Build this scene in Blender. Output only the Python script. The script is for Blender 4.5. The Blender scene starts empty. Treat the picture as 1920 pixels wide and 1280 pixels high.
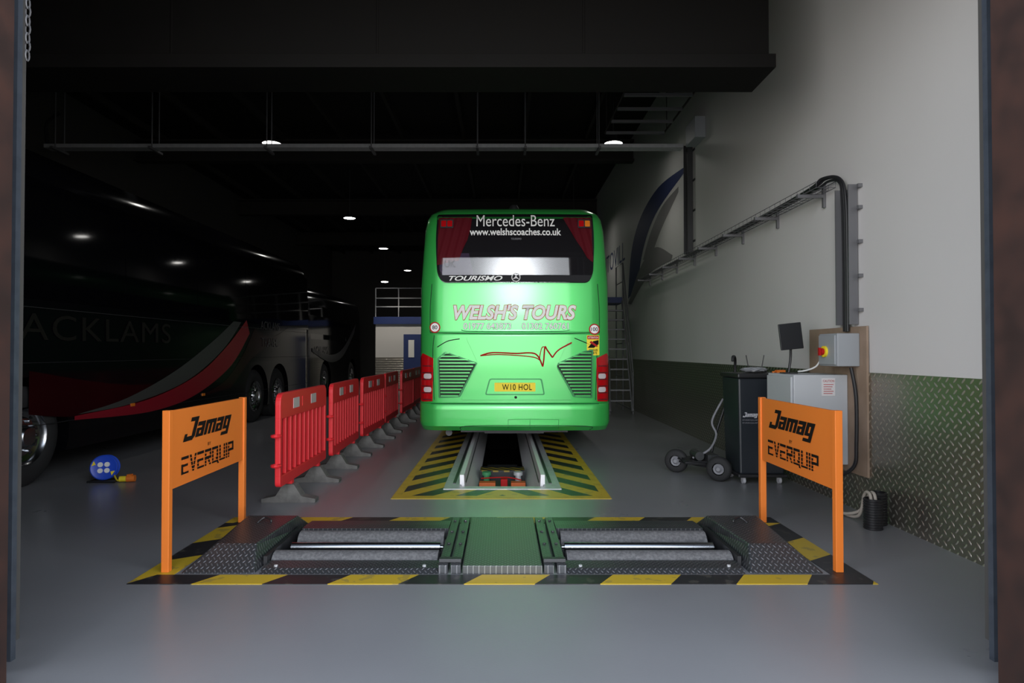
import bpy, bmesh, math, random
from mathutils import Vector, Matrix
random.seed(4)
SC = bpy.context.scene
COL = SC.collection
try:
    SC.view_settings.view_transform = 'Standard'
except Exception:
    pass

# ------------------------------------------------------------------ materials
def pm(name, col, rough=0.5, metal=0.0, coat=0.0, emit=None, estr=0.0, spec=0.5, noise=None, bump=None):
    m = bpy.data.materials.new(name); m.use_nodes = True
    nt = m.node_tree; b = nt.nodes['Principled BSDF']
    b.inputs['Base Color'].default_value = (*col, 1)
    b.inputs['Roughness'].default_value = rough
    b.inputs['Metallic'].default_value = metal
    b.inputs['Coat Weight'].default_value = coat
    b.inputs['Coat Roughness'].default_value = 0.05
    b.inputs['Specular IOR Level'].default_value = spec
    if emit:
        b.inputs['Emission Color'].default_value = (*emit, 1)
        b.inputs['Emission Strength'].default_value = estr
    tc = nt.nodes.new('ShaderNodeTexCoord')
    if noise:   # (scale, col2, lo, hi, rough_var)
        sc, c2, lo, hi, rv = noise
        n = nt.nodes.new('ShaderNodeTexNoise'); n.inputs['Scale'].default_value = sc
        n.inputs['Detail'].default_value = 5; n.inputs['Roughness'].default_value = 0.5
        nt.links.new(tc.outputs['Object'], n.inputs['Vector'])
        r = nt.nodes.new('ShaderNodeValToRGB')
        r.color_ramp.elements[0].position = lo; r.color_ramp.elements[0].color = (*col, 1)
        r.color_ramp.elements[1].position = hi; r.color_ramp.elements[1].color = (*c2, 1)
        nt.links.new(n.outputs['Fac'], r.inputs['Fac']); nt.links.new(r.outputs['Color'], b.inputs['Base Color'])
        mr = nt.nodes.new('ShaderNodeMapRange')
        mr.inputs['From Min'].default_value = 0.3; mr.inputs['From Max'].default_value = 0.7
        mr.inputs['To Min'].default_value = max(0, rough - rv); mr.inputs['To Max'].default_value = rough + rv
        nt.links.new(n.outputs['Fac'], mr.inputs['Value']); nt.links.new(mr.outputs['Result'], b.inputs['Roughness'])
    if bump:
        sc, st = bump
        n2 = nt.nodes.new('ShaderNodeTexNoise'); n2.inputs['Scale'].default_value = sc; n2.inputs['Detail'].default_value = 6
        nt.links.new(tc.outputs['Object'], n2.inputs['Vector'])
        bp = nt.nodes.new('ShaderNodeBump'); bp.inputs['Strength'].default_value = st; bp.inputs['Distance'].default_value = 0.01
        nt.links.new(n2.outputs['Fac'], bp.inputs['Height']); nt.links.new(bp.outputs['Normal'], b.inputs['Normal'])
    return m

def M(nt, op, a, b=None, c=None):
    n = nt.nodes.new('ShaderNodeMath'); n.operation = op
    for i, v in enumerate((a, b, c)):
        if v is None: continue
        if hasattr(v, 'is_output'): nt.links.new(v, n.inputs[i])
        else: n.inputs[i].default_value = v
    return n.outputs[0]

def geo_xyz(nt):
    g = nt.nodes.new('ShaderNodeNewGeometry'); s = nt.nodes.new('ShaderNodeSeparateXYZ')
    nt.links.new(g.outputs['Position'], s.inputs[0]); return s.outputs

def tread(name, col, rough, metal, axes, pitch, dist=0.003, col2=None):
    """tread plate: lens bumps alternating direction on a diagonal lattice"""
    m = pm(name, col, rough, metal)
    nt = m.node_tree; b = nt.nodes['Principled BSDF']
    p = geo_xyz(nt); u = p[axes[0]]; v = p[axes[1]]
    P = M(nt, 'DIVIDE', M(nt, 'ADD', u, v), pitch); Q = M(nt, 'DIVIDE', M(nt, 'SUBTRACT', u, v), pitch)
    par = M(nt, 'FLOORED_MODULO', M(nt, 'ADD', M(nt, 'FLOOR', P), M(nt, 'FLOOR', Q)), 2.0)
    fp = M(nt, 'SUBTRACT', M(nt, 'FRACT', M(nt, 'ADD', P, 100.0)), .5); fq = M(nt, 'SUBTRACT', M(nt, 'FRACT', M(nt, 'ADD', Q, 100.0)), .5)
    fp = M(nt, 'MULTIPLY', fp, fp); fq = M(nt, 'MULTIPLY', fq, fq)
    d1 = M(nt, 'ADD', M(nt, 'MULTIPLY', fp, 4.4), M(nt, 'MULTIPLY', fq, 34.0))
    d2 = M(nt, 'ADD', M(nt, 'MULTIPLY', fp, 34.0), M(nt, 'MULTIPLY', fq, 4.4))
    d = M(nt, 'ADD', M(nt, 'MULTIPLY', d1, par), M(nt, 'MULTIPLY', d2, M(nt, 'SUBTRACT', 1.0, par)))
    h = M(nt, 'MAXIMUM', M(nt, 'SUBTRACT', 1.0, d), 0.0)
    bp = nt.nodes.new('ShaderNodeBump'); bp.inputs['Strength'].default_value = 1.0; bp.inputs['Distance'].default_value = dist
    nt.links.new(h, bp.inputs['Height']); nt.links.new(bp.outputs['Normal'], b.inputs['Normal'])
    if col2:  # lighter colour on the bumps paints in their highlights
        mx = nt.nodes.new('ShaderNodeMix'); mx.data_type = 'RGBA'
        mx.inputs[6].default_value = (*col, 1); mx.inputs[7].default_value = (*col2, 1)
        nt.links.new(M(nt,'MINIMUM',M(nt,'MULTIPLY',h,1.8),1.0), mx.inputs[0]); nt.links.new(mx.outputs[2], b.inputs['Base Color'])
    return m

def stripes(name, kx, ky, period, duty, c1, c2, phase=0.0, absx=None, rough=0.4):
    m = pm(name, c1, rough); nt = m.node_tree; b = nt.nodes['Principled BSDF']
    p = geo_xyz(nt); x = p[0]
    if absx is not None: x = M(nt, 'ABSOLUTE', M(nt, 'SUBTRACT', x, absx))
    s = M(nt, 'ADD', M(nt, 'MULTIPLY', x, kx), M(nt, 'MULTIPLY', p[1], ky))
    f = M(nt, 'FRACT', M(nt, 'ADD', M(nt, 'DIVIDE', s, period), 50 + phase))
    t = M(nt, 'LESS_THAN', f, duty)
    n = nt.nodes.new('ShaderNodeTexNoise'); n.inputs['Scale'].default_value = 9; n.inputs['Detail'].default_value = 8
    nt.links.new(nt.nodes.new('ShaderNodeNewGeometry').outputs['Position'], n.inputs['Vector'])
    w = M(nt, 'MULTIPLY', M(nt, 'GREATER_THAN', n.outputs['Fac'], 0.6), 0.35)
    mx = nt.nodes.new('ShaderNodeMix'); mx.data_type = 'RGBA'
    mx.inputs[6].default_value = (*c2, 1); mx.inputs[7].default_value = (*c1, 1); nt.links.new(t, mx.inputs[0])
    m2 = nt.nodes.new('ShaderNodeMix'); m2.data_type = 'RGBA'
    nt.links.new(mx.outputs[2], m2.inputs[6]); m2.inputs[7].default_value = (0.12, 0.11, 0.09, 1); nt.links.new(w, m2.inputs[0])
    nt.links.new(m2.outputs[2], b.inputs['Base Color'])
    return m

def glassmix(name, tint, fac_boost=0.0):
    m = bpy.data.materials.new(name); m.use_nodes = True; nt = m.node_tree
    for n in list(nt.nodes): nt.nodes.remove(n)
    o = nt.nodes.new('ShaderNodeOutputMaterial'); mix = nt.nodes.new('ShaderNodeMixShader')
    t = nt.nodes.new('ShaderNodeBsdfTransparent'); t.inputs[0].default_value = (*tint, 1)
    g = nt.nodes.new('ShaderNodeBsdfGlossy'); g.inputs['Roughness'].default_value = 0.03
    f = nt.nodes.new('ShaderNodeFresnel'); f.inputs[0].default_value = 1.5
    nt.links.new(M(nt, 'ADD', f.outputs[0], fac_boost), mix.inputs[0])
    nt.links.new(t.outputs[0], mix.inputs[1]); nt.links.new(g.outputs[0], mix.inputs[2]); nt.links.new(mix.outputs[0], o.inputs[0])
    return m

m_floor = pm('polished_concrete', (0.222, 0.222, 0.232), 0.31, noise=(0.8, (0.255, 0.255, 0.265), 0.3, 0.7, 0.04), bump=(90, 0.04))
m_wall = pm('white_panel_wall', (0.66, 0.645, 0.63), 0.6, noise=(0.6, (0.69, 0.675, 0.66), 0.3, 0.7, 0.05))
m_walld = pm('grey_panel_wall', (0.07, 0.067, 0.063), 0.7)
m_ceil = pm('dark_roof_deck', (0.022, 0.021, 0.019), 0.8, spec=.2)
m_beam = pm('dark_steel_beam', (0.045, 0.042, 0.038), 0.7, spec=.2)
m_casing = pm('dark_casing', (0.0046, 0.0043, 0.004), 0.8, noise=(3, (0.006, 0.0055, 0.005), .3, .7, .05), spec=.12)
m_check = tread('aluminium_tread_wainscot', (0.31, 0.285, 0.24), 0.29, 0.85, (1, 2), 0.08, 0.006, (0.82, 0.78, 0.68))
m_treadk = tread('dark_tread_steel', (0.085, 0.09, 0.097), 0.36, 0.7, (0, 1), 0.036, 0.002, (0.23, 0.235, 0.25))
m_treadg = tread('grey_tread_steel', (0.10, 0.105, 0.105), 0.38, 0.6, (0, 1), 0.036, 0.003, (0.30, 0.31, 0.31))
m_rust = pm('rusty_steel', (0.020, 0.008, 0.006), 0.8, noise=(6, (0.045, 0.016, 0.010), .35, .7, .1))
m_guide = pm('blue_grey_guide', (0.065, 0.078, 0.10), 0.45, 0.2, noise=(12, (0.045, 0.055, 0.072), .4, .7, .1))
m_yellow = pm('yellow_floor_paint', (0.62, 0.42, 0.03), 0.4, noise=(7, (0.45, 0.32, 0.05), .5, .75, .08))
YL = (0.62, 0.42, 0.03); BK = (0.02, 0.02, 0.022)
m_band = stripes('hazard_band', 1.0, -0.65, 0.82, 0.52, YL, BK, phase=0.35)
m_bandside = stripes('hazard_band_side', 0.65, -1.0, 0.80, 0.5, YL, BK, phase=.2)
m_hatch = stripes('pit_hatch', 1.35, 1.0, 0.57, 0.5, YL, BK, absx=0.0)
m_orange = pm('orange_powder_coat', (0.80, 0.20, 0.025), 0.5)
m_orangeb = pm('dull_orange_paint', (0.60, 0.12, 0.02), 0.6)
m_black = pm('black_plastic', (0.015, 0.015, 0.017), 0.45)
m_ink = pm('black_ink', (0.010, 0.009, 0.008), 0.8, spec=.1)
m_rubber = pm('tyre_rubber', (0.018, 0.018, 0.019), 0.75, bump=(40, 0.2))
m_chrome = pm('chrome', (0.42, 0.43, 0.45), 0.22, 1.0)
m_sens = pm('sensing_roller_steel', (0.42, 0.44, 0.47), 0.25, 1.0)
m_steel = pm('bright_rail_steel', (0.80, 0.80, 0.81), 0.45, 0.15)
m_galv = pm('galvanised_steel', (0.58, 0.59, 0.60), 0.45, 0.3, noise=(14, (0.50, 0.51, 0.53), .35, .7, .08))
m_dgalv = pm('dull_galvanised_steel', (0.20, 0.20, 0.21), 0.5, 0.5)
m_dsteel = pm('dark_steel', (0.07, 0.072, 0.075), 0.5, 0.6)
m_roller = pm('gritty_roller_grey', (0.115, 0.115, 0.12), 0.85, noise=(50, (0.185, 0.185, 0.19), .4, .65, .05), bump=(220, 0.6))
m_green = pm('metallic_green_paint', (0.045, 0.46, 0.085), 0.30, 0.30, coat=0.45)
m_greend = pm('deep_green_paint', (0.015, 0.20, 0.05), 0.4, 0.3)
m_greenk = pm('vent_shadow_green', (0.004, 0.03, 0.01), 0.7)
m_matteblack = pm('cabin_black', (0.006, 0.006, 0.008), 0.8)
m_purple = pm('window_purple', (0.07, 0.045, 0.10), 0.7)
m_curtain = pm('red_curtain', (0.20, 0.006, 0.016), 0.8)
m_glass = glassmix('tinted_glass', (0.68, 0.66, 0.68), 0.02)
m_white = pm('white_vinyl', (0.88, 0.88, 0.85), 0.6, spec=.3)
m_grey = pm('grey_vinyl', (0.25, 0.25, 0.27), 0.5)
m_lgrey = pm('light_grey_vinyl', (0.5, 0.5, 0.53), 0.5)
m_red = pm('red_vinyl', (0.45, 0.012, 0.012), 0.6, spec=.2)
m_redlens = pm('red_lens', (0.45, 0.005, 0.008), 0.15, coat=0.8)
m_whlens = pm('clear_lens', (0.6, 0.55, 0.55), 0.15, coat=1.0)
m_amber = pm('amber_lens', (0.8, 0.22, 0.02), 0.2, coat=1.0)
m_plate = pm('yellow_plate', (0.95, 0.74, 0.03), 0.6)
m_coachk = pm('black_coach_paint', (0.003, 0.003, 0.004), 0.12, spec=.26)
m_coachw = pm('black_coach_glass', (0.002, 0.002, 0.003), 0.05, spec=.26)
m_maroon = pm('maroon_coach_paint', (0.018, 0.0015, 0.003), 0.14, spec=.28)
m_redsw = pm('red_coach_vinyl', (0.24, 0.010, 0.020), 0.25, spec=.3)
m_swoosh = pm('pale_grey_vinyl', (0.055, 0.060, 0.056), 0.3, spec=.3)
m_gold = pm('dim_gold_vinyl', (0.0095, 0.009, 0.008), 0.4, spec=.26)
m_dim = pm('dim_grey_vinyl', (0.05, 0.05, 0.055), 0.4)
m_barrier = pm('red_plastic', (0.72, 0.022, 0.030), 0.45)
m_foot = pm('grey_recycled_plastic', (0.10, 0.096, 0.09), 0.8, noise=(10, (0.16, 0.155, 0.145), .4, .7, .05), bump=(50, .3))
m_refl = pm('white_reflective', (0.55, 0.48, 0.49), 0.35)
m_paper = pm('white_paper', (0.70, 0.68, 0.68), 0.6)
m_blue = pm('blue_plastic', (0.02, 0.08, 0.62), 0.35)
m_lamp = pm('led_lens', (1, 1, 1), 0.5, emit=(1.0, 0.97, 0.92), estr=16.0)
m_ply = pm('plywood', (0.27, 0.19, 0.13), 0.7, noise=(3.5, (0.36, 0.26, 0.19), .35, .65, .05))
m_boxgrey = pm('light_grey_enclosure', (0.34, 0.36, 0.38), 0.5)
m_cabwhite = pm('white_enclosure', (0.50, 0.52, 0.54), 0.45)
m_bin = pm('dark_cabinet', (0.016, 0.020, 0.026), 0.4)
m_navy = pm('navy_paint', (0.02, 0.04, 0.16), 0.45)
m_navym = pm('navy_mural', (0.035, 0.05, 0.14), 0.6)
m_silverm = pm('silver_mural', (0.24, 0.23, 0.23), 0.5)
m_screen = pm('dark_screen', (0.006, 0.007, 0.009), 0.5, spec=.2)
m_beige = pm('beige_hose', (0.42, 0.38, 0.33), 0.5)
m_bag = pm('clear_plastic_wrap', (0.30, 0.31, 0.33), 0.2)
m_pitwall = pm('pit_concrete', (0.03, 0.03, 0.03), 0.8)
m_jackgreen = pm('jack_green', (0.05, 0.25, 0.10), 0.4)

# ------------------------------------------------------------------ helpers
WO = {}
def add(name, bm, mats, parent=None, smooth=None, bevel=0.0, label=None, recalc=True):
    if recalc: bmesh.ops.recalc_face_normals(bm, faces=bm.faces[:])
    xs = [v.co for v in bm.verts]
    lo = Vector((min(v.x for v in xs), min(v.y for v in xs), min(v.z for v in xs)))
    hi = Vector((max(v.x for v in xs), max(v.y for v in xs), max(v.z for v in xs)))
    c = (lo + hi) / 2
    if parent is None: c.z = lo.z
    for v in bm.verts: v.co -= c
    me = bpy.data.meshes.new(name); bm.to_mesh(me); bm.free()
    if not isinstance(mats, (list, tuple)): mats = [mats]
    for m in mats: me.materials.append(m)
    if smooth:
        for p in me.polygons: p.use_smooth = True
        me.set_sharp_from_angle(angle=math.radians(smooth))
    ob = bpy.data.objects.new(name, me); COL.objects.link(ob)
    WO[ob.name] = c.copy()
    if parent:
        ob.parent = parent; ob.location = c - WO[parent.name]
    else: ob.location = c
    if bevel:
        md = ob.modifiers.new('bevel', 'BEVEL'); md.width = bevel; md.segments = 2; md.limit_method = 'ANGLE'
    if label: ob['label'] = label
    return ob

def top(name, loc, label, cat, group=None):
    e = bpy.data.objects.new(name, None); e.empty_display_size = 0.2; COL.objects.link(e)
    e.location = loc; WO[e.name] = Vector(loc); e['label'] = label; e['category'] = cat
    if group: e['group'] = group
    return e
def tag(o, label, cat, group=None):
    o['label'] = label; o['category'] = cat
    if group: o['group'] = group
    return o
def struct(o): o['kind'] = 'structure'; return o

def NB(): return bmesh.new()
def bx(bm, x0, x1, y0, y1, z0, z1, mi=0, mat=None):
    co = [(x0,y0,z0),(x1,y0,z0),(x1,y1,z0),(x0,y1,z0),(x0,y0,z1),(x1,y0,z1),(x1,y1,z1),(x0,y1,z1)]
    vs = [bm.verts.new((mat @ Vector(c)) if mat else c) for c in co]
    for f in ((0,3,2,1),(4,5,6,7),(0,1,5,4),(1,2,6,5),(2,3,7,6),(3,0,4,7)):
        bm.faces.new([vs[i] for i in f]).material_index = mi
def box(name, x0, x1, y0, y1, z0, z1, mat, parent=None, bevel=0.0, label=None):
    bm = NB(); bx(bm, x0, x1, y0, y1, z0, z1); return add(name, bm, mat, parent, bevel=bevel, label=label)
def basis(d):
    d = Vector(d).normalized(); a = Vector((0,0,1)) if abs(d.z) < 0.9 else Vector((1,0,0))
    u = d.cross(a).normalized(); return u, d.cross(u).normalized(), d
def lathe(bm, c, axis, prof, seg=32, mi=0):
    u, v, d = basis(axis); c = Vector(c); rings = []
    for r, h in prof:
        if r < 1e-6: rings.append([bm.verts.new(c + d*h)])
        else: rings.append([bm.verts.new(c + d*h + (u*math.cos(2*math.pi*i/seg) + v*math.sin(2*math.pi*i/seg))*r) for i in range(seg)])
    for a, b in zip(rings, rings[1:]):
        for i in range(seg):
            j = (i+1) % seg
            if len(a) == 1 and len(b) == 1: continue
            if len(a) == 1: f = bm.faces.new([a[0], b[j], b[i]])
            elif len(b) == 1: f = bm.faces.new([a[i], a[j], b[0]])
            else: f = bm.faces.new([a[i], a[j], b[j], b[i]])
            f.material_index = mi
def cyl(bm, p0, p1, r, seg=16, mi=0, r1=None):
    p0 = Vector(p0); p1 = Vector(p1); L = (p1-p0).length
    lathe(bm, p0, p1-p0, [(0,0),(r,0),(r if r1 is None else r1,L),(0,L)], seg, mi)
def smoothpts(pts, n=6):
    P = [Vector(p) for p in pts]; out = []
    for i in range(len(P)-1):
        a = P[max(i-1,0)]; b = P[i]; c = P[i+1]; d = P[min(i+2,len(P)-1)]
        for k in range(n):
            t = k/n
            out.append(0.5*((2*b)+(c-a)*t+(2*a-5*b+4*c-d)*t*t+(3*b-a-3*c+d)*t**3))
    out.append(P[-1]); return out
def tube(bm, pts, r, seg=8, mi=0, closed=False):
    P = [Vector(p) for p in pts]; n = len(P); rings = []; u = None
    for i in range(n):
        if closed: d = P[(i+1)%n]-P[(i-1)%n]
        else: d = P[min(i+1,n-1)]-P[max(i-1,0)]
        d.normalize()
        if u is None: u = basis(d)[0]
        u = (u - d*u.dot(d)).normalized(); v = d.cross(u)
        rings.append([bm.verts.new(P[i]+(u*math.cos(2*math.pi*k/seg)+v*math.sin(2*math.pi*k/seg))*r) for k in range(seg)])
    pr = list(zip(rings, rings[1:]))
    if closed: pr.append((rings[-1], rings[0]))
    for a, b in pr:
        for k in range(seg):
            j = (k+1)%seg; bm.faces.new([a[k],a[j],b[j],b[k]]).material_index = mi
    if not closed:
        bm.faces.new(rings[0][::-1]).material_index = mi; bm.faces.new(rings[-1]).material_index = mi
def rounded(poly, r, n=5):
    out = []; N = len(poly)
    for i in range(N):
        p = Vector(poly[i]); a = Vector(poly[i-1]); b = Vector(poly[(i+1)%N])
        rr = r[i] if isinstance(r, (list, tuple)) else r
        if rr <= 0: out.append(tuple(p)); continue
        da = (a-p); db = (b-p); q = min(rr, da.length*.45, db.length*.45)
        s = p + da.normalized()*q; e = p + db.normalized()*q
        for k in range(n+1):
            t = k/n; out.append(tuple((1-t)**2*s + 2*t*(1-t)*p + t*t*e))
    return out
def circ(cx, cz, r, n=28): return [(cx+r*math.cos(2*math.pi*i/n), cz+r*math.sin(2*math.pi*i/n)) for i in range(n)]
def prism(bm, poly, fn, t, mi=0):
    a = [bm.verts.new(fn(u,v,0)) for u,v in poly]; b = [bm.verts.new(fn(u,v,t)) for u,v in poly]
    bm.faces.new(a).material_index = mi; bm.faces.new(b[::-1]).material_index = mi
    for i in range(len(a)):
        j = (i+1)%len(a); bm.faces.new([a[i],b[i],b[j],a[j]]).material_index = mi
def gridcut(bm, g):
    xs = [v.co.x for v in bm.verts]; zs = [v.co.z for v in bm.verts]
    for ax, lo, hi in ((0,min(xs),max(xs)),(2,min(zs),max(zs))):
        k = math.ceil(lo/g)
        while k*g < hi:
            co = Vector((0,0,0)); co[ax] = k*g; no = Vector((0,0,0)); no[ax] = 1
            bmesh.ops.bisect_plane(bm, geom=bm.verts[:]+bm.edges[:]+bm.faces[:], plane_co=co, plane_no=no, dist=1e-5); k += 1
def decal(name, polys, fn, off, mat, parent, thick=0.0, g=0.08, smooth=None, bevel=0, label=None):
    bm = NB()
    if polys and not isinstance(polys[0][0], (tuple, list, Vector)): polys = [polys]
    for poly in polys:
        bm.faces.new([bm.verts.new((u,0,v)) for u,v in poly])
    if g: gridcut(bm, g)
    if thick:
        r = bmesh.ops.extrude_face_region(bm, geom=bm.faces[:])
        nv = set(x for x in r['geom'] if isinstance(x, bmesh.types.BMVert))
    else: nv = set()
    for v in bm.verts: v.co = Vector(fn(v.co.x, v.co.z, off + (thick if v in nv else 0)))
    return add(name, bm, mat, parent, smooth=smooth, bevel=bevel, label=label, recalc=bool(thick))
def text_mesh(s, bold, shear, space):
    cu = bpy.data.curves.new('t', 'FONT'); cu.body = s; cu.offset = bold; cu.shear = shear; cu.resolution_u = 4; cu.space_character = space
    ob = bpy.data.objects.new('t', cu); COL.objects.link(ob)
    dg = bpy.context.evaluated_depsgraph_get(); me = bpy.data.meshes.new_from_object(ob.evaluated_get(dg))
    bm = NB(); bm.from_mesh(me); bpy.data.objects.remove(ob); bpy.data.meshes.remove(me); bpy.data.curves.remove(cu)
    xs = [v.co.x for v in bm.verts]; ys = [v.co.y for v in bm.verts]
    return bm, (min(xs), max(xs), min(ys), max(ys))
def text(name, s, u0, u1, v0, v1, fn, off, mat, parent, bold=0.0, shear=0.0, g=0.12, space=1.0, label=None, fit=None):
    bm, bb = text_mesh(s, bold, shear, space)
    if fit is not None:
        b2, bb = text_mesh(s, fit, shear, space); b2.free()
    a, b, c, d = bb
    for v in bm.verts:
        v.co = Vector((u0+(v.co.x-a)/(b-a)*(u1-u0), 0, v0+(v.co.y-c)/(d-c)*(v1-v0)))
    if g: gridcut(bm, g)
    for v in bm.verts: v.co = Vector(fn(v.co.x, v.co.z, off))
    return add(name, bm, mat, parent, label=label, recalc=False)
def R4(a,b,c,d): return [(a,c),(b,c),(b,d),(a,d)]
BLK = {  # heavy squared lettering, polygons per glyph, advance
 'J': ([R4(.06,.60,.84,1.04), [(.36,1.04),(.60,1.04),(.60,.10),(.46,-.08),(.36,-.08)], [(-.14,-.08),(.48,-.08),(.52,.14),(-.06,.14)], [(-.14,-.08),(.04,-.08),(.04,.28),(-.14,.28)]], .65),
 'a': ([R4(0,.54,.54,.74), [(.33,.74),(.55,.74),(.55,0),(.33,0)], R4(0,.21,0,.44), R4(0,.5,0,.14), R4(0,.5,.30,.44)], .61),
 'm': ([R4(0,.21,0,.74), R4(.30,.50,0,.74), R4(.60,.81,0,.74), R4(0,.81,.54,.74)], .87),
 'g': ([R4(0,.55,.54,.74), R4(.33,.55,-.26,.74), R4(0,.21,.04,.74), R4(0,.5,.04,.20), R4(-.04,.55,-.28,-.10)], .61),
 'E': ([R4(0,.62,.0,.16), R4(.0,.56,.42,.58), R4(.0,.62,.84,1.0), R4(0,.15,0,.58)], .71),
 'V': ([[(0,1),(.16,1),(.36,0),(.24,0)], [(.46,1),(.62,1),(.38,0),(.26,0)]], .68),
 'R': ([R4(0,.15,0,.75), R4(0,.62,.84,1), R4(.47,.62,.42,1), R4(0,.62,.40,.56), [(.24,.42),(.40,.42),(.62,0),(.45,0)]], .71),
 'Q': ([R4(0,.15,0,1), R4(0,.62,.84,1), R4(.47,.62,0,1), R4(0,.62,0,.16), [(.34,.34),(.46,.34),(.72,-.12),(.56,-.12)]], .75),
 'U': ([R4(0,.15,0,1), R4(.47,.62,0,1), R4(0,.62,0,.16)], .71),
 'I': ([R4(0,.15,0,1)], .24),
 'P': ([R4(0,.15,0,.75), R4(0,.62,.84,1), R4(.47,.62,.42,1), R4(0,.62,.40,.56)], .66)}
def block_text(name, s, u0, u1, v0, v1, fn, off, mat, parent, shear=0.0):
    polys = []; x = 0
    for ch in s:
        ps, adv = BLK[ch]
        for p in ps: polys.append([(x+a+shear*b, b) for a,b in p])
        x += adv
    A = [a for p in polys for a,_ in p]; B = [b for p in polys for _,b in p]
    bm = NB()
    for k, p in enumerate(polys):
        bm.faces.new([bm.verts.new(fn(u0+(a-min(A))/(max(A)-min(A))*(u1-u0), v0+(b-min(B))/(max(B)-min(B))*(v1-v0), off+.00012*(k%7))) for a,b in p])
    return add(name, bm, mat, parent, recalc=False)
def planeX(X, s): return lambda u, v, o: (X + s*o, u, v)
def planeY(Y): return lambda u, v, o: (u, Y - o, v)
def dup(e, loc, rz=0.0):
    ne = e.copy(); COL.objects.link(ne); ne.location = loc; ne.rotation_euler = (0,0,rz)
    for c in e.children:
        nc = c.copy(); COL.objects.link(nc); nc.parent = ne
        for d in c.children:
            nd = d.copy(); COL.objects.link(nd); nd.parent = nc
    return ne

# ------------------------------------------------------------------ room
FY0, FY1, LX, RX, CZ = 2.95, 33.0, -8.8, 3.15, 6.6
holes = [(-0.43,0.43,6.62,19.0), (-1.54,-0.39,4.2,4.93), (0.39,1.54,4.2,4.93)]
bm = NB()
xs = sorted({-12,LX,-1.54,-0.43,-0.39,0.39,0.43,1.54,RX,8}); ys = sorted({-3,0,4.2,4.93,6.62,19.0,FY1+.2})
vg = {}
def gv(x,y):
    if (x,y) not in vg: vg[(x,y)] = bm.verts.new((x,y,0))
    return vg[(x,y)]
for i in range(len(xs)-1):
    for j in range(len(ys)-1):
        cx, cy = (xs[i]+xs[i+1])/2, (ys[j]+ys[j+1])/2
        if any(a<cx<b and c<cy<d for a,b,c,d in holes): continue
        bm.faces.new([gv(xs[i],ys[j]),gv(xs[i+1],ys[j]),gv(xs[i+1],ys[j+1]),gv(xs[i],ys[j+1])])
fl = struct(add('floor', bm, m_floor, recalc=False))
struct(box('wall_right', RX, RX+.2, FY0, FY1, 0, CZ, m_wall))
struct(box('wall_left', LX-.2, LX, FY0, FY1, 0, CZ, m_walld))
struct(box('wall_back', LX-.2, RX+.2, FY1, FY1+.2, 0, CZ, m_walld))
struct(box('ceiling', LX-.2, RX+.2, FY0, FY1+.2, CZ, CZ+.15, m_ceil))
bm = NB(); bx(bm, LX-.2, -2.36, FY0, FY0+.2, 0, CZ); bx(bm, 2.36, RX+.2, FY0, FY0+.2, 0, CZ); bx(bm, -2.36, 2.36, FY0, FY0+.2, 4.5, CZ)
struct(add('wall_front', bm, m_walld))
struct(box('baseboard_right', RX-.012, RX, FY0+.2, 22, 0, 1.22, m_check))
bm = NB()
for y in (9.2, 15.2, 21.2, 27.2):
    bx(bm, LX, RX, y, y+.25, 5.95, 6.0); bx(bm, LX, RX, y+.11, y+.14, 6.0, 6.45); bx(bm, LX, RX, y, y+.25, 6.42, 6.47)
for x in [LX+.6+i*1.45 for i in range(9)]:
    bx(bm, x, x+.07, FY0+.2, FY1, 6.45, 6.6)
struct(add('trim_1', bm, m_beam))
bm = NB()
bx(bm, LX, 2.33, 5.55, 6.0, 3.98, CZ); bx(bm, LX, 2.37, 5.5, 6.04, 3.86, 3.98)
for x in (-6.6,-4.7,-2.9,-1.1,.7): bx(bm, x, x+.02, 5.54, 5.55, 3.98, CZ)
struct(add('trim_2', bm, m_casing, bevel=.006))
for k, s in ((3,-1),(4,1)):
    bm = NB()
    def X(a,b): return (min(s*a,s*b), max(s*a,s*b))
    a,b = X(2.045,2.06); bx(bm, a,b, 2.33,2.60, 0,5.2)
    a,b = X(2.06,2.42); bx(bm, a,b, 2.45,2.48, 0,5.2)
    a,b = X(2.42,2.435); bx(bm, a,b, 2.33,2.60, 0,5.2)
    a,b = X(2.045,2.435); bx(bm, a,b, 2.60,2.66, 0,5.2)
    struct(add('trim_%d'%k, bm, m_rust))
for k, s in ((5,-1),(6,1)):
    bm = NB()
    a,b = X(2.22,2.38); bx(bm,a,b,2.80,2.83,.0,5.0); bx(bm,a,b,2.91,2.94,.0,5.0)
    a,b = X(2.34,2.38); bx(bm,a,b,2.83,2.91,.0,5.0)
    struct(add('trim_%d'%k, bm, m_guide))
bm = NB()
z = 4.50; k = 0
while z > 2.78:
    pts = []
    for i in range(10):
        a = 2*math.pi*i/10; px, pz = .012*math.cos(a), .026*math.sin(a)
        pts.append((-2.28+(px if k%2 else 0), 3.05+(0 if k%2 else px), z+pz))
    tube(bm, pts, .004, 5, closed=True); z -= .042; k += 1
tag(add('hand_chain', bm, m_dgalv), 'galvanised steel hand chain hanging beside the shutter guide', 'chain')

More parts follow.
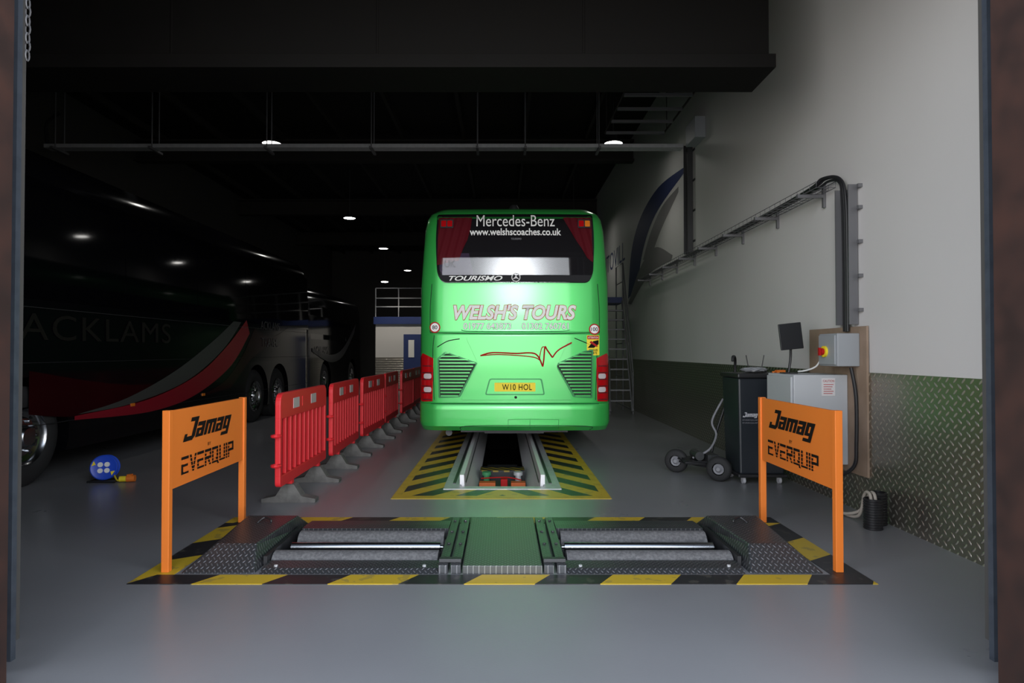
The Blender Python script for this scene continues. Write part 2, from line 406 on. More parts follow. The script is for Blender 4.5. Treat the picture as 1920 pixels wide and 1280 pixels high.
# ------------------------------------------------------------------ green coach
BX, Y0 = 0.167, 8.50
def interp(t, z):
    if z <= t[0][0]: return t[0][1]
    for (a,b),(c,d) in zip(t, t[1:]):
        if z <= c: return b+(d-b)*(z-a)/(c-a)
    return t[-1][1]
PROF = [(.344,.07),(.40,.0),(.66,.0),(.70,.015),(.715,.055),(1.2,.05),(1.63,.062),(1.66,.076),(1.9,.088),(2.1,.101),(2.2,.108),(2.29,.114),(2.32,.117),(2.45,.126),(2.56,.1335),(2.68,.142),(2.76,.152),(2.95,.186),(3.20,.237),(3.26,.285),(3.30,.375),(3.318,.52)]
WID = [(.344,1.25),(.45,1.285),(2.3,1.285),(3.05,1.24),(3.2,1.21),(3.27,1.17),(3.318,1.08)]
def yr(x, z):
    t = min(abs(x)/interp(WID, z), 1.0); y = interp(PROF, z) + .04*t*t
    if t > .82:
        s = (t-.82)/.18; y += .18*(1-math.sqrt(max(0,1-s*s)))
    return y
def zc(z): return 1.4+(z-1.4)*(Y0+interp(PROF,z)+.04)/8.62
def rear(u, v, o): return (BX+u, Y0+yr(u,v)-o, zc(v))
coach = top('coach', (BX, Y0+6, 0), 'metallic green touring coach parked over the inspection pit', 'coach')
us = [-1+.2*(1-math.cos(math.pi/2*i/9)) for i in range(9)] + [-.8+1.6*i/16 for i in range(17)]
us = us[:] + [-u for u in us[:9]][::-1]
zs = sorted(set([p[0] for p in PROF]+[p[0] for p in WID]+[.344+.09*i for i in range(33)]))
bm = NB(); G = [[bm.verts.new((BX+u*interp(WID,z), Y0+yr(u*interp(WID,z),z), zc(z))) for u in us] for z in zs]
for i in range(len(zs)-1):
    for j in range(len(us)-1): bm.faces.new([G[i][j],G[i][j+1],G[i+1][j+1],G[i+1][j]])
loop = G[0][:] + [r[-1] for r in G[1:]] + G[-1][:-1][::-1] + [r[0] for r in G[1:-1]][::-1]
fr = [bm.verts.new((v.co.x, Y0+12.4, v.co.z)) for v in loop]
for i in range(len(loop)):
    j=(i+1)%len(loop); bm.faces.new([loop[i],loop[j],fr[j],fr[i]])
bm.faces.new(fr)
body = add('body', bm, m_green, coach, smooth=25)
wp = [(-1.06,3.245),(-1.075,2.9),(-1.05,2.45),(-.98,2.325),(1.0,2.325),(1.06,2.45),(1.085,2.9),(1.07,3.245)]
wpoly = rounded(wp, [.03,.2,.2,.12,.12,.2,.2,.03], 5)
win = decal('rear_window', wpoly, rear, .003, m_matteblack, coach, thick=.006, g=.09, smooth=30)
decal('purple_patch', [(-1.03,2.72),(-1.02,2.5),(-.96,2.40),(-.55,2.40),(-.62,2.72)], rear, .010, m_purple, win)  # flat purple patch low on the left, behind the glass
cl = [(-1.04,3.2),(-.58,3.2),(-.60,3.05),(-.64,2.9),(-.70,2.78),(-.76,2.62),(-1.05,2.56)]
cr = [(.66,3.2),(1.05,3.2),(1.06,2.6),(.98,2.66),(.90,2.8),(.80,2.95)]
for c, cn in ((cl,0),(cr,1)):
    bm = NB(); bm.faces.new([bm.verts.new((u,0,v)) for u,v in c]); gridcut(bm, .018)
    for v in bm.verts:
        x, z = v.co.x, v.co.z
        v.co = Vector(rear(x, z, .020 + .010*math.sin(x*62 + z*16*(1 if cn else -1))))
    add('curtain', bm, m_curtain, win, smooth=60, recalc=False, label='red pleated curtain')
decal('glass', wpoly, rear, .034, m_glass, win, g=.04, smooth=60)
# dark frit border along the lower edge of the glass
decal('glass_border', rounded([(-1.04,2.425),(-.97,2.33),(.99,2.33),(1.05,2.425)],[.02,.06,.06,.02]), rear, .036, m_matteblack, win, g=.06)
TO = .040
text('lettering', 'Mercedes-Benz', -.52,.545,3.075,3.225, rear, TO, m_white, win, bold=.0)
text('lettering', 'www.welshscoaches.co.uk', -.61,.63,2.955,3.05, rear, TO, m_white, win, bold=.018)
text('lettering', 'UK', -.95,-.80,2.53,2.625, rear, TO, m_grey, win, bold=.01)
text('lettering', 'TOURISMO', -.885,-.165,2.348,2.413, rear, TO, m_white, win, shear=.35, bold=.02)
text('lettering', 'TOURISMO', -.05,.09,2.895,2.92, rear, TO, m_grey, win)
bm = NB()
ring = [Vector(rear(u,v,.044)) for u,v in circ(.015,2.392,.055,28)]
tube(bm, ring, .007, 6, closed=True)
for k in range(3):
    a = math.pi/2+2*math.pi*k/3
    p = [(.015+.052*math.cos(a), 2.392+.052*math.sin(a)), (.015+.012*math.cos(a+1.05), 2.392+.012*math.sin(a+1.05)), (.015,2.392), (.015+.012*math.cos(a-1.05), 2.392+.012*math.sin(a-1.05))]
    bm.faces.new([bm.verts.new(rear(u,v,.044)) for u,v in p])
add('emblem', bm, m_paper, win, label='silver three-pointed star in a ring')
for cx in (-.925,.95):
    o = decal('marker_lamp', rounded([(cx-.09,3.06),(cx+.09,3.06),(cx+.09,3.17),(cx-.09,3.17)],.012), rear, .034, m_black, win, thick=.012, g=.06)
    for dx, mm in ((-.042,m_redlens),(.042,m_amber if cx>0 else m_redlens)):
        decal('lens', rounded([(cx+dx-.034,3.075),(cx+dx+.034,3.075),(cx+dx+.034,3.155),(cx+dx-.034,3.155)],.01), rear, .046, mm, o, thick=.006, g=0)
def seam(name, pts, w=.008, mat=None):
    bm = NB(); n = smoothpts([(u,0,v) for u,v in pts], 8)
    tube(bm, [rear(p.x,p.z,.0) for p in n], w, 6)
    return add(name, bm, mat or m_greenk, coach)
seam('panel_seam', [(-1.14,1.655),(-.6,1.64),(0,1.635),(.6,1.64),(1.14,1.655)], .006)
seam('panel_seam', [(-1.12,.70),(-.6,.70),(0,.70),(.6,.70),(1.12,.70)], .007, m_greend)
for s in (-1,1):
    seam('panel_seam', [(s*1.12,2.31),(s*1.14,2.0),(s*1.14,1.66)], .005)
    seam('panel_seam', [(s*1.08,1.62),(s*1.10,1.38),(s*1.08,.75)], .005)
for x in (-.09,.20,.58): seam('panel_seam', [(x,.49),(x,.37)], .003, m_greend)
seam('panel_seam', [(-.09,.49),(.2,.495),(.58,.49)], .003, m_greend); seam('panel_seam', [(-.72,.35),(-.66,.40),(0,.41),(.95,.40),(1.0,.35)], .005)
ec = rounded([(-.66,1.60),(-.49,1.24),(-.72,.755),(.76,.755),(.55,1.2),(.74,1.60)], [.05,.05,.03,.03,.05,.05])
cover = decal('engine_cover', ec, rear, .0, m_green, coach, thick=.035, g=.1, smooth=35, bevel=.012)
seam('panel_seam', [(-.74,1.57),(-.9,1.54),(-1.04,1.46)], .007); seam('panel_seam', [(.80,1.58),(.9,1.54),(1.04,1.48)], .007)
for s, vp in ((-1, [(-1.04,1.31),(-.93,1.40),(-.50,1.25),(-.73,.79),(-1.02,.775)]), (1, [(.54,1.23),(.93,1.41),(1.05,1.43),(1.04,.775),(.78,.79)])):
    v = decal('air_vent', rounded(vp,.02), rear, .0, m_greend, coach, thick=.018, g=.12, label='dark green slatted engine vent')
    mx_ = sum(p[0] for p in vp)/5
    decal('vent_opening', [(a+(.02 if a<mx_ else -.02), b+(.02 if b<1.05 else -.02)) for a,b in vp], rear, .019, m_greenk, v)
    slats = []; zz = .80
    while zz < 1.40:
        xsx = []
        for i in range(5):
            (a,b),(c,d) = vp[i], vp[(i+1)%5]
            if (b-zz)*(d-zz) < 0: xsx.append(a+(c-a)*(zz-b)/(d-b))
        if len(xsx) >= 2 and max(xsx)-min(xsx) > .08:
            l, r = min(xsx)+.03, max(xsx)-.03
            slats.append([(l,zz),(r,zz),(r,zz+.016),(l,zz+.016)])
        zz += .044
    decal('slats', slats, rear, .020, m_green, v, thick=.014, g=.15)
pr = decal('plate_recess', rounded([(-.40,.82),(.40,.82),(.36,1.04),(-.34,1.04)],.03), rear, .036, m_greend, coach, thick=.004, g=.1)
decal('plate_recess_panel', rounded([(-.38,.835),(.38,.835),(.34,1.025),(-.325,1.025)],.02), rear, .041, m_green, pr, g=.1)
npl = decal('number_plate', rounded([(-.272,.868),(.272,.868),(.272,.985),(-.272,.985)],.01), rear, .044, m_plate, coach, thick=.006, g=0, label='yellow rear number plate')
text('lettering', 'W10 HOL', -.17,.225,.888,.966, rear, .054, m_ink, npl, bold=.006, space=1.1)
bm = NB(); bmesh.ops.create_uvsphere(bm, u_segments=12, v_segments=8, radius=.018, matrix=Matrix.Translation(rear(.01,.79,.04)))
add('door_lock', bm, m_black, coach, smooth=60)
text('lettering', "WELSH'S TOURS", -.82,.82,1.83,2.025, rear, .006, m_red, coach, bold=.062, shear=.25, fit=.02)
text('lettering', "WELSH'S TOURS", -.82,.82,1.83,2.025, rear, .012, m_white, coach, bold=.034, shear=.25, fit=.02)
for s_, a_, b_ in (('01977 643873',-.69,-.05),('01302 760761',.095,.72)):
    text('lettering', s_, a_,b_,1.70,1.785, rear, .005, m_greend, coach, bold=.055, fit=.015)
    text('lettering', s_, a_,b_,1.70,1.785, rear, .010, m_white, coach, bold=.02, fit=.015)
seam('trim_curve', [(-.72,1.69),(-.60,1.672),(0,1.668),(.6,1.672),(.74,1.69)], .005, m_greend)
for pts, w in (([(-.46,1.345),(-.30,1.385),(0,1.375),(.27,1.37),(.37,1.2)],.011), ([(.37,1.2),(.385,1.3),(.40,1.46),(.43,1.42),(.50,1.32)],.011), ([(.50,1.32),(.58,1.42),(.76,1.52)],.010), ([(-.46,1.345),(-.2,1.36),(.22,1.33),(.34,1.28)],.008), ([(.36,1.22),(.33,1.32),(.36,1.45),(.40,1.46)],.007)):
    bm = NB(); n = smoothpts([(u,0,v) for u,v in pts], 8); tube(bm, [rear(p.x,p.z,.036) for p in n], w, 6)
    add('red_graphic', bm, m_red, coach)
for cx, cz, s in ((-1.075,1.725,'80'),(1.07,1.70,'100')):
    d = decal('speed_sticker', circ(cx,cz,.074), rear, .006, m_red, coach, g=.05, label='round red and white speed sticker')
    decal('sticker_face', circ(cx,cz,.058), rear, .010, m_white, d, g=.05)
    w = .034 if s=='80' else .046
    text('lettering', s, cx-w, cx+w, cz-.026, cz+.026, rear, .014, m_ink, d, bold=.01)
st = decal('warning_sticker', rounded([(.965,1.35),(1.135,1.35),(1.135,1.62),(.965,1.62)],.01), rear, .006, m_plate, coach, g=.06, label='yellow and red blind spot warning sticker')
decal('sticker_band', [(.972,1.565),(1.128,1.565),(1.128,1.612),(.972,1.612)], rear, .009, m_red, st, g=.06)
text('lettering', 'ATTENTION', .98,1.12,1.576,1.60, rear, .012, m_white, st, bold=.01)
decal('sticker_picture', [(.975,1.45),(1.05,1.54),(1.125,1.555),(1.125,1.50),(1.06,1.45)], rear, .009, m_ink, st, g=.06)
decal('sticker_picture', [(1.0,1.52),(1.10,1.46),(1.115,1.475),(1.02,1.545)], rear, .012, m_red, st, g=.06)
text('lettering', 'ANGLES', .99,1.11,1.405,1.435, rear, .010, m_ink, st, bold=.02)
text('lettering', 'MORTS', 1.0,1.10,1.365,1.395, rear, .010, m_ink, st, bold=.02)
for s in (-1, 1):
    pl = [(s*1.09,1.31),(s*1.245,1.38),(s*1.28,1.32),(s*1.28,.75),(s*1.25,.725),(s*1.10,.735)]
    tl = decal('tail_lamp', rounded(pl,.015), rear, .0, m_redlens, coach, thick=.02, g=.05, smooth=40, label='red stacked tail lamp')
    for i, mm in enumerate((m_redlens, m_redlens, m_whlens, m_amber, m_whlens, m_redlens)):
        cz = 1.25 - i*.09
        decal('lamp_segment', rounded([(s*1.115,cz-.034),(s*1.225,cz-.034),(s*1.225,cz+.034),(s*1.115,cz+.034)],.03), rear, .02, mm if i in (2,4) else m_redlens, tl, thick=.012, g=.04, smooth=40)
        decal('lamp_divider', [(s*1.11,cz-.050),(s*1.25,cz-.050),(s*1.25,cz-.040),(s*1.11,cz-.040)], rear, .022, m_black, tl, g=.04)
ZT = zc(3.318)
bm = NB(); lathe(bm, (BX+.0,Y0+.66,ZT-.01), (0,0,1), [(0,.0),(.075,.0),(.07,.05),(.045,.09),(0,.10)], 16)
add('rear_camera', bm, m_black, coach, smooth=40)
box('roof_hatch', BX-.95, BX+.95, Y0+.85, Y0+11.5, ZT, ZT+.025, m_black, coach, bevel=.01)
bm = NB(); bx(bm, BX-.75,BX+.75,Y0+.5,Y0+3.0,.27,.345); bx(bm, BX-.42,BX+.42,Y0+.6,Y0+1.6,.24,.30); bx(bm, BX-1.0,BX+1.0,Y0+3.2,Y0+3.4,.35,.5)
cyl(bm, (BX-.9,Y0+.3,.29),(BX-.9,Y0+1.2,.29),.045)
cyl(bm, (BX-1.0,Y0+3.3,.48),(BX+1.0,Y0+3.3,.48),.07)
add('underframe', bm, m_dsteel, coach)
for s in (-1,1):
    for i in range(7):
        y = Y0+1.0+i*1.55; x = BX+s*1.272
        bm = NB(); bx(bm, min(x,x+s*.012),max(x,x+s*.012), y, y+1.5, 1.95, 2.95)
        add('side_window', bm, m_coachw, coach)
def wheel(parent, c, ax, r, w, rimmat, seg=40, bolts=10):
    c = Vector(c); ax = Vector(ax); bm = NB()
    lathe(bm, c, ax, [(.58*r,-.02),(.62*r,-.005),(.80*r,.0),(.93*r,-.015),(r,-.05),(r,-w+.05),(.93*r,-w+.01),(.6*r,-w),(.58*r,-.02)], seg)
    ty = add('wheel', bm, m_rubber, parent, smooth=35)
    bm = NB()
    lathe(bm, c, ax, [(.59*r,-.012),(.56*r,.004),(.53*r,-.01),(.50*r,-.05),(.40*r,-.065),(.36*r,-.04),(.24*r,-.035),(.20*r,.01),(.17*r,.03),(0,.032)], seg)
    u, v, d = basis(ax)
    for i in range(bolts):
        a = 2*math.pi*i/bolts; p = c + (u*math.cos(a)+v*math.sin(a))*.31*r
        cyl(bm, p-d*.04, p-d*.0, .035*r, 8)
    for i in range(bolts):
        a = 2*math.pi*(i+.5)/bolts; p = c + (u*math.cos(a)+v*math.sin(a))*.455*r
        lathe(bm, p-d*.058, d, [(0,.002),(.045*r,.003),(.045*r,-.001)], 10, mi=1)
    add('rim', bm, [rimmat, m_matteblack], ty, smooth=35)
    return ty
for s in (-1,1):
    wheel(coach, (BX+s*1.25, Y0+3.4, .5), (s,0,0), .5, .55, m_galv, 28)
    wheel(coach, (BX+s*1.25, Y0+9.5, .5), (s,0,0), .5, .3, m_galv, 28)

# ------------------------------------------------------------------ dark coaches
def dark_coach(x1, y0, y1, zt, label, wheels, near=(.12,.12), far=(.3,.25)):
    cx = x1-1.25
    e = top('coach', (cx,(y0+y1)/2,0), label, 'coach')
    def sec(inset, drop):
        w = 1.25-inset; t = zt-drop; b = .30
        return [(-w,b),(w,b),(w,1.2),(w-.01,2.2),(w-.05,t-.35),(w-.10,t-.18),(w-.22,t-.05),(w-.45,t),(-w+.45,t),(-w+.22,t-.05),(-w+.10,t-.18),(-w+.05,t-.35),(-w+.01,2.2),(-w,1.2)]
    st = [(y0,near[0]*1.3,near[1]),(y0+.04,near[0]*.6,near[1]*.5),(y0+.15,near[0]*.15,near[1]*.15),(y0+.35,0,0)]
    L = far[1]*2.2
    for k in range(6):
        a = k/5; st.append((y1-L*(1-a), far[0]*a**3, far[1]*2.2*a**2.4))
    bm = NB(); R = [[bm.verts.new((cx+px,y,pz)) for px,pz in sec(i,d)] for y,i,d in st]
    for a,b in zip(R,R[1:]):
        for i in range(14):
            j=(i+1)%14; bm.faces.new([a[i],a[j],b[j],b[i]])
    bm.faces.new(R[0][::-1]); bm.faces.new(R[-1])
    bmesh.ops.recalc_face_normals(bm, faces=bm.faces[:])
    me = bpy.data.meshes.new('tmp'); bm.to_mesh(me); bm.free(); tb = bpy.data.objects.new('tmp', me); COL.objects.link(tb)
    bm = NB()
    for y in wheels: cyl(bm, (x1-.42,y,.54),(x1+.1,y,.54),.60,40)
    bmesh.ops.recalc_face_normals(bm, faces=bm.faces[:])
    mc = bpy.data.meshes.new('tmpc'); bm.to_mesh(mc); bm.free(); cb = bpy.data.objects.new('tmpc', mc); COL.objects.link(cb)
    md = tb.modifiers.new('b','BOOLEAN'); md.object = cb; md.operation='DIFFERENCE'; md.solver='EXACT'
    dg = bpy.context.evaluated_depsgraph_get(); res = bpy.data.meshes.new_from_object(tb.evaluated_get(dg))
    bpy.data.objects.remove(tb); bpy.data.objects.remove(cb)
    bm = NB(); bm.from_mesh(res); bpy.data.meshes.remove(res)
    add('body', bm, m_coachk, e, smooth=30)
    for y in wheels: wheel(e, (x1-.03, y, .52), (1,0,0), .52, .3, m_chrome)
    return e
LXS = -4.88
c1 = dark_coach(LXS, 3.9, 16.4, 3.62, 'glossy black touring coach with red and grey sweeping graphics', (6.62, 12.75, 14.0))
def wfn(u,v,o):
    x = LXS if v < 1.2 else LXS-.01*(v-1.2)/1.0 if v < 2.2 else LXS-.01-.04*(v-2.2)/1.07
    return (x+o, u, v)
for i in range(6):
    a = 4.4+i*1.95
    decal('side_window', [(a,1.95),(a+1.938,1.95),(a+1.938,3.22),(a,3.22)], wfn, .0, m_coachw, c1, thick=.008, g=.3)
for v in (1.86,1.28,.62):
    bm = NB(); bx(bm, LXS-.012,LXS+.003,4.3,16.2,v,v+.006); add('panel_line', bm, m_matteblack if v<1.8 else m_dsteel, c1)
def cv2(*pts): return [(p.x,p.z) for p in smoothpts([(a,0,b) for a,b in pts],6)]
decal('graphic', cv2((6.6,1.20),(8.2,.98),(9.6,.98),(10.6,1.27)) + cv2((10.4,1.0),(9.6,.72),(8.4,.64),(7.3,.66),(6.6,.75)), wfn, .003, m_maroon, c1, label='dark maroon lower body sweep')
decal('graphic', cv2((7.35,.68),(8.46,.72),(9.89,.95),(11.2,1.45),(12.1,2.05)) + cv2((11.67,1.97),(10.8,1.58),(9.57,1.12),(8.34,.80),(7.35,.68))[:-1], wfn, .006, m_swoosh, c1, g=.3, label='pale grey swoosh')
decal('graphic', cv2((7.3,.665),(8.8,.74),(10.2,1.02),(11.3,1.48),(12.2,2.0)) + cv2((12.35,1.75),(11.5,1.15),(10.2,.72),(8.9,.57),(7.3,.62)), wfn, .009, m_redsw, c1, g=.3, label='broad red swoosh')
decal('graphic', cv2((10.2,.66),(11.3,.90),(12.1,1.38)) + cv2((12.6,1.85),(13.5,1.7),(14.6,1.95)) + [(13.4,1.55),(12.4,1.25),(11.5,.75)], wfn, .004, m_maroon, c1, g=.3, label='maroon swoosh')
text('lettering', 'ACKLAMS', 6.45,9.4,1.52,1.80, wfn, .012, m_gold, c1, bold=.0, g=0, space=1.1)
text('lettering', 'ACKLAMS', 12.9,14.0,1.85,2.02, wfn, .014, m_dim, c1, g=0)
text('lettering', 'TRAVEL', 12.95,13.9,1.50,1.68, wfn, .012, m_dim, c1, g=0)
for y in (8.4,10.4):
    box('side_marker', LXS-.005, LXS+.015, y, y+.09, .68,.72, m_amber, c1)
bm = NB(); cyl(bm,(LXS-.1,4.6,3.2),(LXS+.18,4.5,3.1),.02); bx(bm,LXS+.1,LXS+.3,4.42,4.52,2.6,3.1); add('mirror', bm, m_black, c1)
c2 = dark_coach(-5.3, 17.2, 24.6, 3.25, 'dark grey coach with silver sweeping graphics and rounded end', (19.2, 22.6), far=(.35,.42))
def w2(u,v,o): return (-5.3+o-(0 if v<1.2 else .03*(v-1.2)),u,v)
for i in range(3):
    a = 17.7+i*2.0; decal('side_window', [(a,1.75),(a+1.98,1.75),(a+1.98,2.7),(a,2.7)], w2, .004, m_coachw, c2, thick=.01, g=.4)
decal('graphic', cv2((17.8,1.5),(19.5,1.3),(21.2,1.5),(23.2,2.4)) + cv2((22.9,2.05),(21.2,1.25),(19.6,1.08),(17.8,1.4)), w2, .02, m_dim, c2, g=.4, label='silver sweep')
text('lettering', 'ACKLAMS', 18.0,19.5,1.32,1.55, w2, .02, m_dim, c2, g=0)

# ------------------------------------------------------------------ floor markings
def mark(name, rects, mat, label, z=.004):
    bm = NB()
    for r in rects: bx(bm, r[0],r[1],r[2],r[3],0.0005,z)
    return tag(add(name, bm, mat), label, 'floor marking')
mark('floor_marking', [(-2.26,2.26,3.87,4.03)], m_band, 'black and yellow hazard band painted along the brake tester')
mark('floor_marking', [(-2.26,2.26,5.24,5.42)], m_band, 'black and yellow hazard band painted along the brake tester')
mark('floor_marking', [(-2.26,-2.06,4.03,5.24)], m_bandside, 'black and yellow hazard side band beside the brake tester')
mark('floor_marking', [(2.06,2.26,4.03,5.24)], m_bandside, 'black and yellow hazard side band beside the brake tester')
mark('floor_marking', [(-.98,-.60,6.22,11.5),(.60,.96,6.22,11.5),(-.60,.60,6.22,6.50)], m_hatch, 'black and yellow hatched paint around the inspection pit')
mark('floor_marking', [(-1.06,-.98,6.1,11.5),(.96,1.04,6.1,11.5),(-.98,.96,6.1,6.22)], m_yellow, 'yellow painted outline around the pit hatching')

# ------------------------------------------------------------------ inspection pit
pit = top('inspection_pit', (0,6.5,0), 'long inspection pit with galvanised steel edging rails', 'inspection pit')
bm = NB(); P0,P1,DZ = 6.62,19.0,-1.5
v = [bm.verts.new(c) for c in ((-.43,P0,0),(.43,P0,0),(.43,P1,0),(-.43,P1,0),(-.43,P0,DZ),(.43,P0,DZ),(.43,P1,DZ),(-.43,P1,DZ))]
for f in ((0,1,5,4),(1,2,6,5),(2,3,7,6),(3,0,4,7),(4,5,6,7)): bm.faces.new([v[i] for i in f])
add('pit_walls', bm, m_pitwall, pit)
bm = NB()
v = [bm.verts.new((x,y,z)) for z in (.001,.012) for x,y in ((-.60,6.5),(.60,6.5),(.60,19),(.43,19),(.43,6.62),(-.43,6.62),(-.43,19),(-.60,19))]
bm.faces.new(v[8:]); bm.faces.new(v[:8][::-1])
for i in range(8): j=(i+1)%8; bm.faces.new([v[i],v[j],v[8+j],v[8+i]])
add('edge_frame', bm, m_galv, pit, bevel=.003)
for s in (-1,1):
    bm = NB()
    prism(bm, [(s*.445,.013),(s*.445,.115),(s*.40,.115),(s*.395,.0),(s*.36,-.09),(s*.29,-.22),(s*.29,-.26),(s*.33,-.28),(s*.428,-.2),(s*.428,.013)], lambda u,v,o: (u,6.70+o,v), 12.25)
    add('jack_rail', bm, m_steel, pit, bevel=.003)
    bm = NB(); a,b = sorted((s*.52,s*.49)); bx(bm,a,b,6.75,12,.012,.020); add('rail_strip', bm, m_dsteel, pit)
    bm = NB(); a,b = sorted((s*.398,s*.388)); bx(bm,a,b,6.9,18.9,-.015,.005); add('rail_lip', bm, m_dsteel, pit)
bm = NB(); bx(bm,-.22,.22,9.2,9.6,-.38,-.29); add('pit_conveyor', bm, m_dsteel, pit)
jack = top('pit_jack', (0,7.8,-.2), 'pit jack beam with hazard striped top and orange blocks', 'jack')
bm = NB(); bx(bm,-.28,.28,7.45,7.95,-.36,-.19); add('crossbeam', bm, m_dsteel, jack, bevel=.008)
m_chev = stripes('jack_chevrons', 1.0,1.0,.14,.5,(.3,.2,.02),BK)
box('hazard_plate', -.28,.28,8.10,8.32,-.12,-.10, m_chev, jack)
box('rear_beam', -.28,.28,8.08,8.5,-.30,-.12, m_black, jack)
box('orange_block', -.27,-.08,7.46,7.58,-.185,-.125, m_orangeb, jack, bevel=.005); box('orange_block', .10,.27,7.46,7.58,-.185,-.125, m_orangeb, jack, bevel=.005)
box('red_valve', -.02,.06,7.46,7.56,-.185,-.085, m_red, jack, bevel=.01)
for x in (-.19,.19):
    bm = NB(); cyl(bm,(x,7.75,-.19),(x,7.75,-.09),.035,16); cyl(bm,(x,7.75,-.09),(x,7.75,-.05),.055,16)
    add('jack_piston', bm, m_jackgreen if x<0 else m_galv, jack, smooth=40)
bm = NB(); tube(bm, smoothpts([(-.25,7.6,-.1),(-.05,7.5,-.07),(.08,7.55,-.08),(.22,7.5,-.10)]), .007); add('air_hose', bm, m_red, jack)

# ------------------------------------------------------------------ brake tester
bt = top('brake_tester', (0,4.6,0), 'vehicle roller brake tester set in the floor with tread plates', 'brake tester')
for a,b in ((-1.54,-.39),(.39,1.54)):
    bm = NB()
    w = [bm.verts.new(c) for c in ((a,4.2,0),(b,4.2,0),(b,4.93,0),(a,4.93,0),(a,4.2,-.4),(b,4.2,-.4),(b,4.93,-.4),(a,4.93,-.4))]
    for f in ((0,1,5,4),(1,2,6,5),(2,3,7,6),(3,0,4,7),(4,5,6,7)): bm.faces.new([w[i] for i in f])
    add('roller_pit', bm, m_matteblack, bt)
for a,b in ((-1.53,-.41),(.41,1.53)):
    bm = NB(); prism(bm, [(4.05,.001),(4.09,.025),(4.17,.03),(4.225,.03),(4.225,-.02),(4.2,-.02),(4.2,.001)], lambda u,v,o,a=a: (a+o,u,v), b-a)
    add('front_ledge', bm, m_treadk, bt)
    bm = NB(); prism(bm, [(5.22,.001),(5.17,.04),(5.02,.05),(4.91,.05),(4.91,-.02),(4.93,-.02),(4.93,.001)], lambda u,v,o,a=a: (a+o,u,v), b-a)
    add('rear_ledge', bm, m_treadk, bt)
for s in (-1,1):
    for a,b in ((.262,.325),(.345,.405)):
        bm = NB(); l,r = sorted((s*a,s*b)); bx(bm,l,r,4.05,5.22,.001,.055)
        for y in (4.15,4.5,4.8,5.1): cyl(bm,(s*(a+b)/2,y,.055),(s*(a+b)/2,y,.065),.013,6)
        add('bearing_rail', bm, m_treadk, bt, bevel=.003)
    l,r = sorted((s*.262,s*.405)); box('bearing_block', l,r,4.1,4.15,.055,.078, m_dsteel, bt, bevel=.004)
    cv = NB()
    def q(x,y,z): return cv.verts.new((s*x,y,z))
    Bm = [q(1.56,4.05,.001),q(2.03,4.05,.001),q(2.07,5.22,.001),q(1.56,5.22,.001)]
    Tp = [q(1.62,4.23,.14),q(1.88,4.23,.14),q(1.95,4.92,.145),q(1.56,4.92,.145)]
    cv.faces.new(Bm); cv.faces.new(Tp)
    for i in range(4): j=(i+1)%4; cv.faces.new([Bm[i],Bm[j],Tp[j],Tp[i]])
    cov = add('end_cover', cv, m_treadk, bt, bevel=.01, label='dark tread plate end cover with sloping sides')
    bm = NB(); tube(bm, smoothpts([(s*1.70,4.72,.143),(s*1.70,4.72,.163),(s*1.76,4.76,.173),(s*1.80,4.72,.143)],5), .007, 6); add('lifting_eye', bm, m_black, cov)
    for nm, y, r, z, mt, a, b in (('roller',4.335,.10,-.04,m_roller,.43,1.53),('roller',4.79,.10,-.035,m_roller,.43,1.50),('sensing_roller',4.56,.032,.015,m_sens,.44,1.49)):
        bm = NB(); cyl(bm,(s*a,y,z),(s*b,y,z),r,32); cyl(bm,(s*(a-.02),y,z),(s*(b+.01),y,z),r*.35,12)
        add(nm, bm, mt, bt, smooth=35)
    l,r = sorted((s*1.535,s*1.56)); box('side_plate', l,r,4.2,4.93,-.05,.065, m_black, bt)
    for x in (.5,1.45):
        bm = NB(); cyl(bm,(s*x,4.12,.02),(s*x,4.12,.036),.012,6); add('bolt', bm, m_galv, bt)
box('centre_cover', -.25,.25,4.045,5.22,.001,.055, m_treadg, bt, bevel=.004, label='removable tread plate centre cover')

# ------------------------------------------------------------------ orange sign stands
def sign_stand(s, label):
    x = s*2.135; e = top('sign_stand', (x,4.66,0), label, 'sign', 'orange sign stands')
    for y in (4.09,5.27):
        box('post', x-.024,x+.024,y-.022,y+.022,.004,1.025, m_orange, e, bevel=.003)
    bd = box('board', x-.012,x+.012,4.11,5.25,.515,1.02, m_orange, e, bevel=.002)
    fx = -s; fn = planeX(x+fx*.012, fx)
    def U(t): return (4.22+t*.95) if s < 0 else (5.14-t*.95)
    block_text('lettering', 'Jamag', U(.04),U(.84),.770,.950, fn, .003, m_ink, bd, shear=.36)
    text('lettering', 'BY', U(.42),U(.47),.725,.748, fn, .003, m_ink, bd, g=0)
    block_text('lettering', 'EVERQUIP', U(.02),U(.88),.570,.700, fn, .003, m_ink, bd)
    for z in (.598,.622,.650,.676):
        bm = NB(); bx(bm, x+fx*.0125, x+fx*.0175, min(U(.05),U(.82)), max(U(.05),U(.82)), z, z+.004); add('logo_slot', bm, m_orange, bd)
    return e
sign_stand(-1, 'orange metal sign stand with black logos beside the barrier run')
sign_stand(1, 'orange metal sign stand with black logos near the equipment trolley')

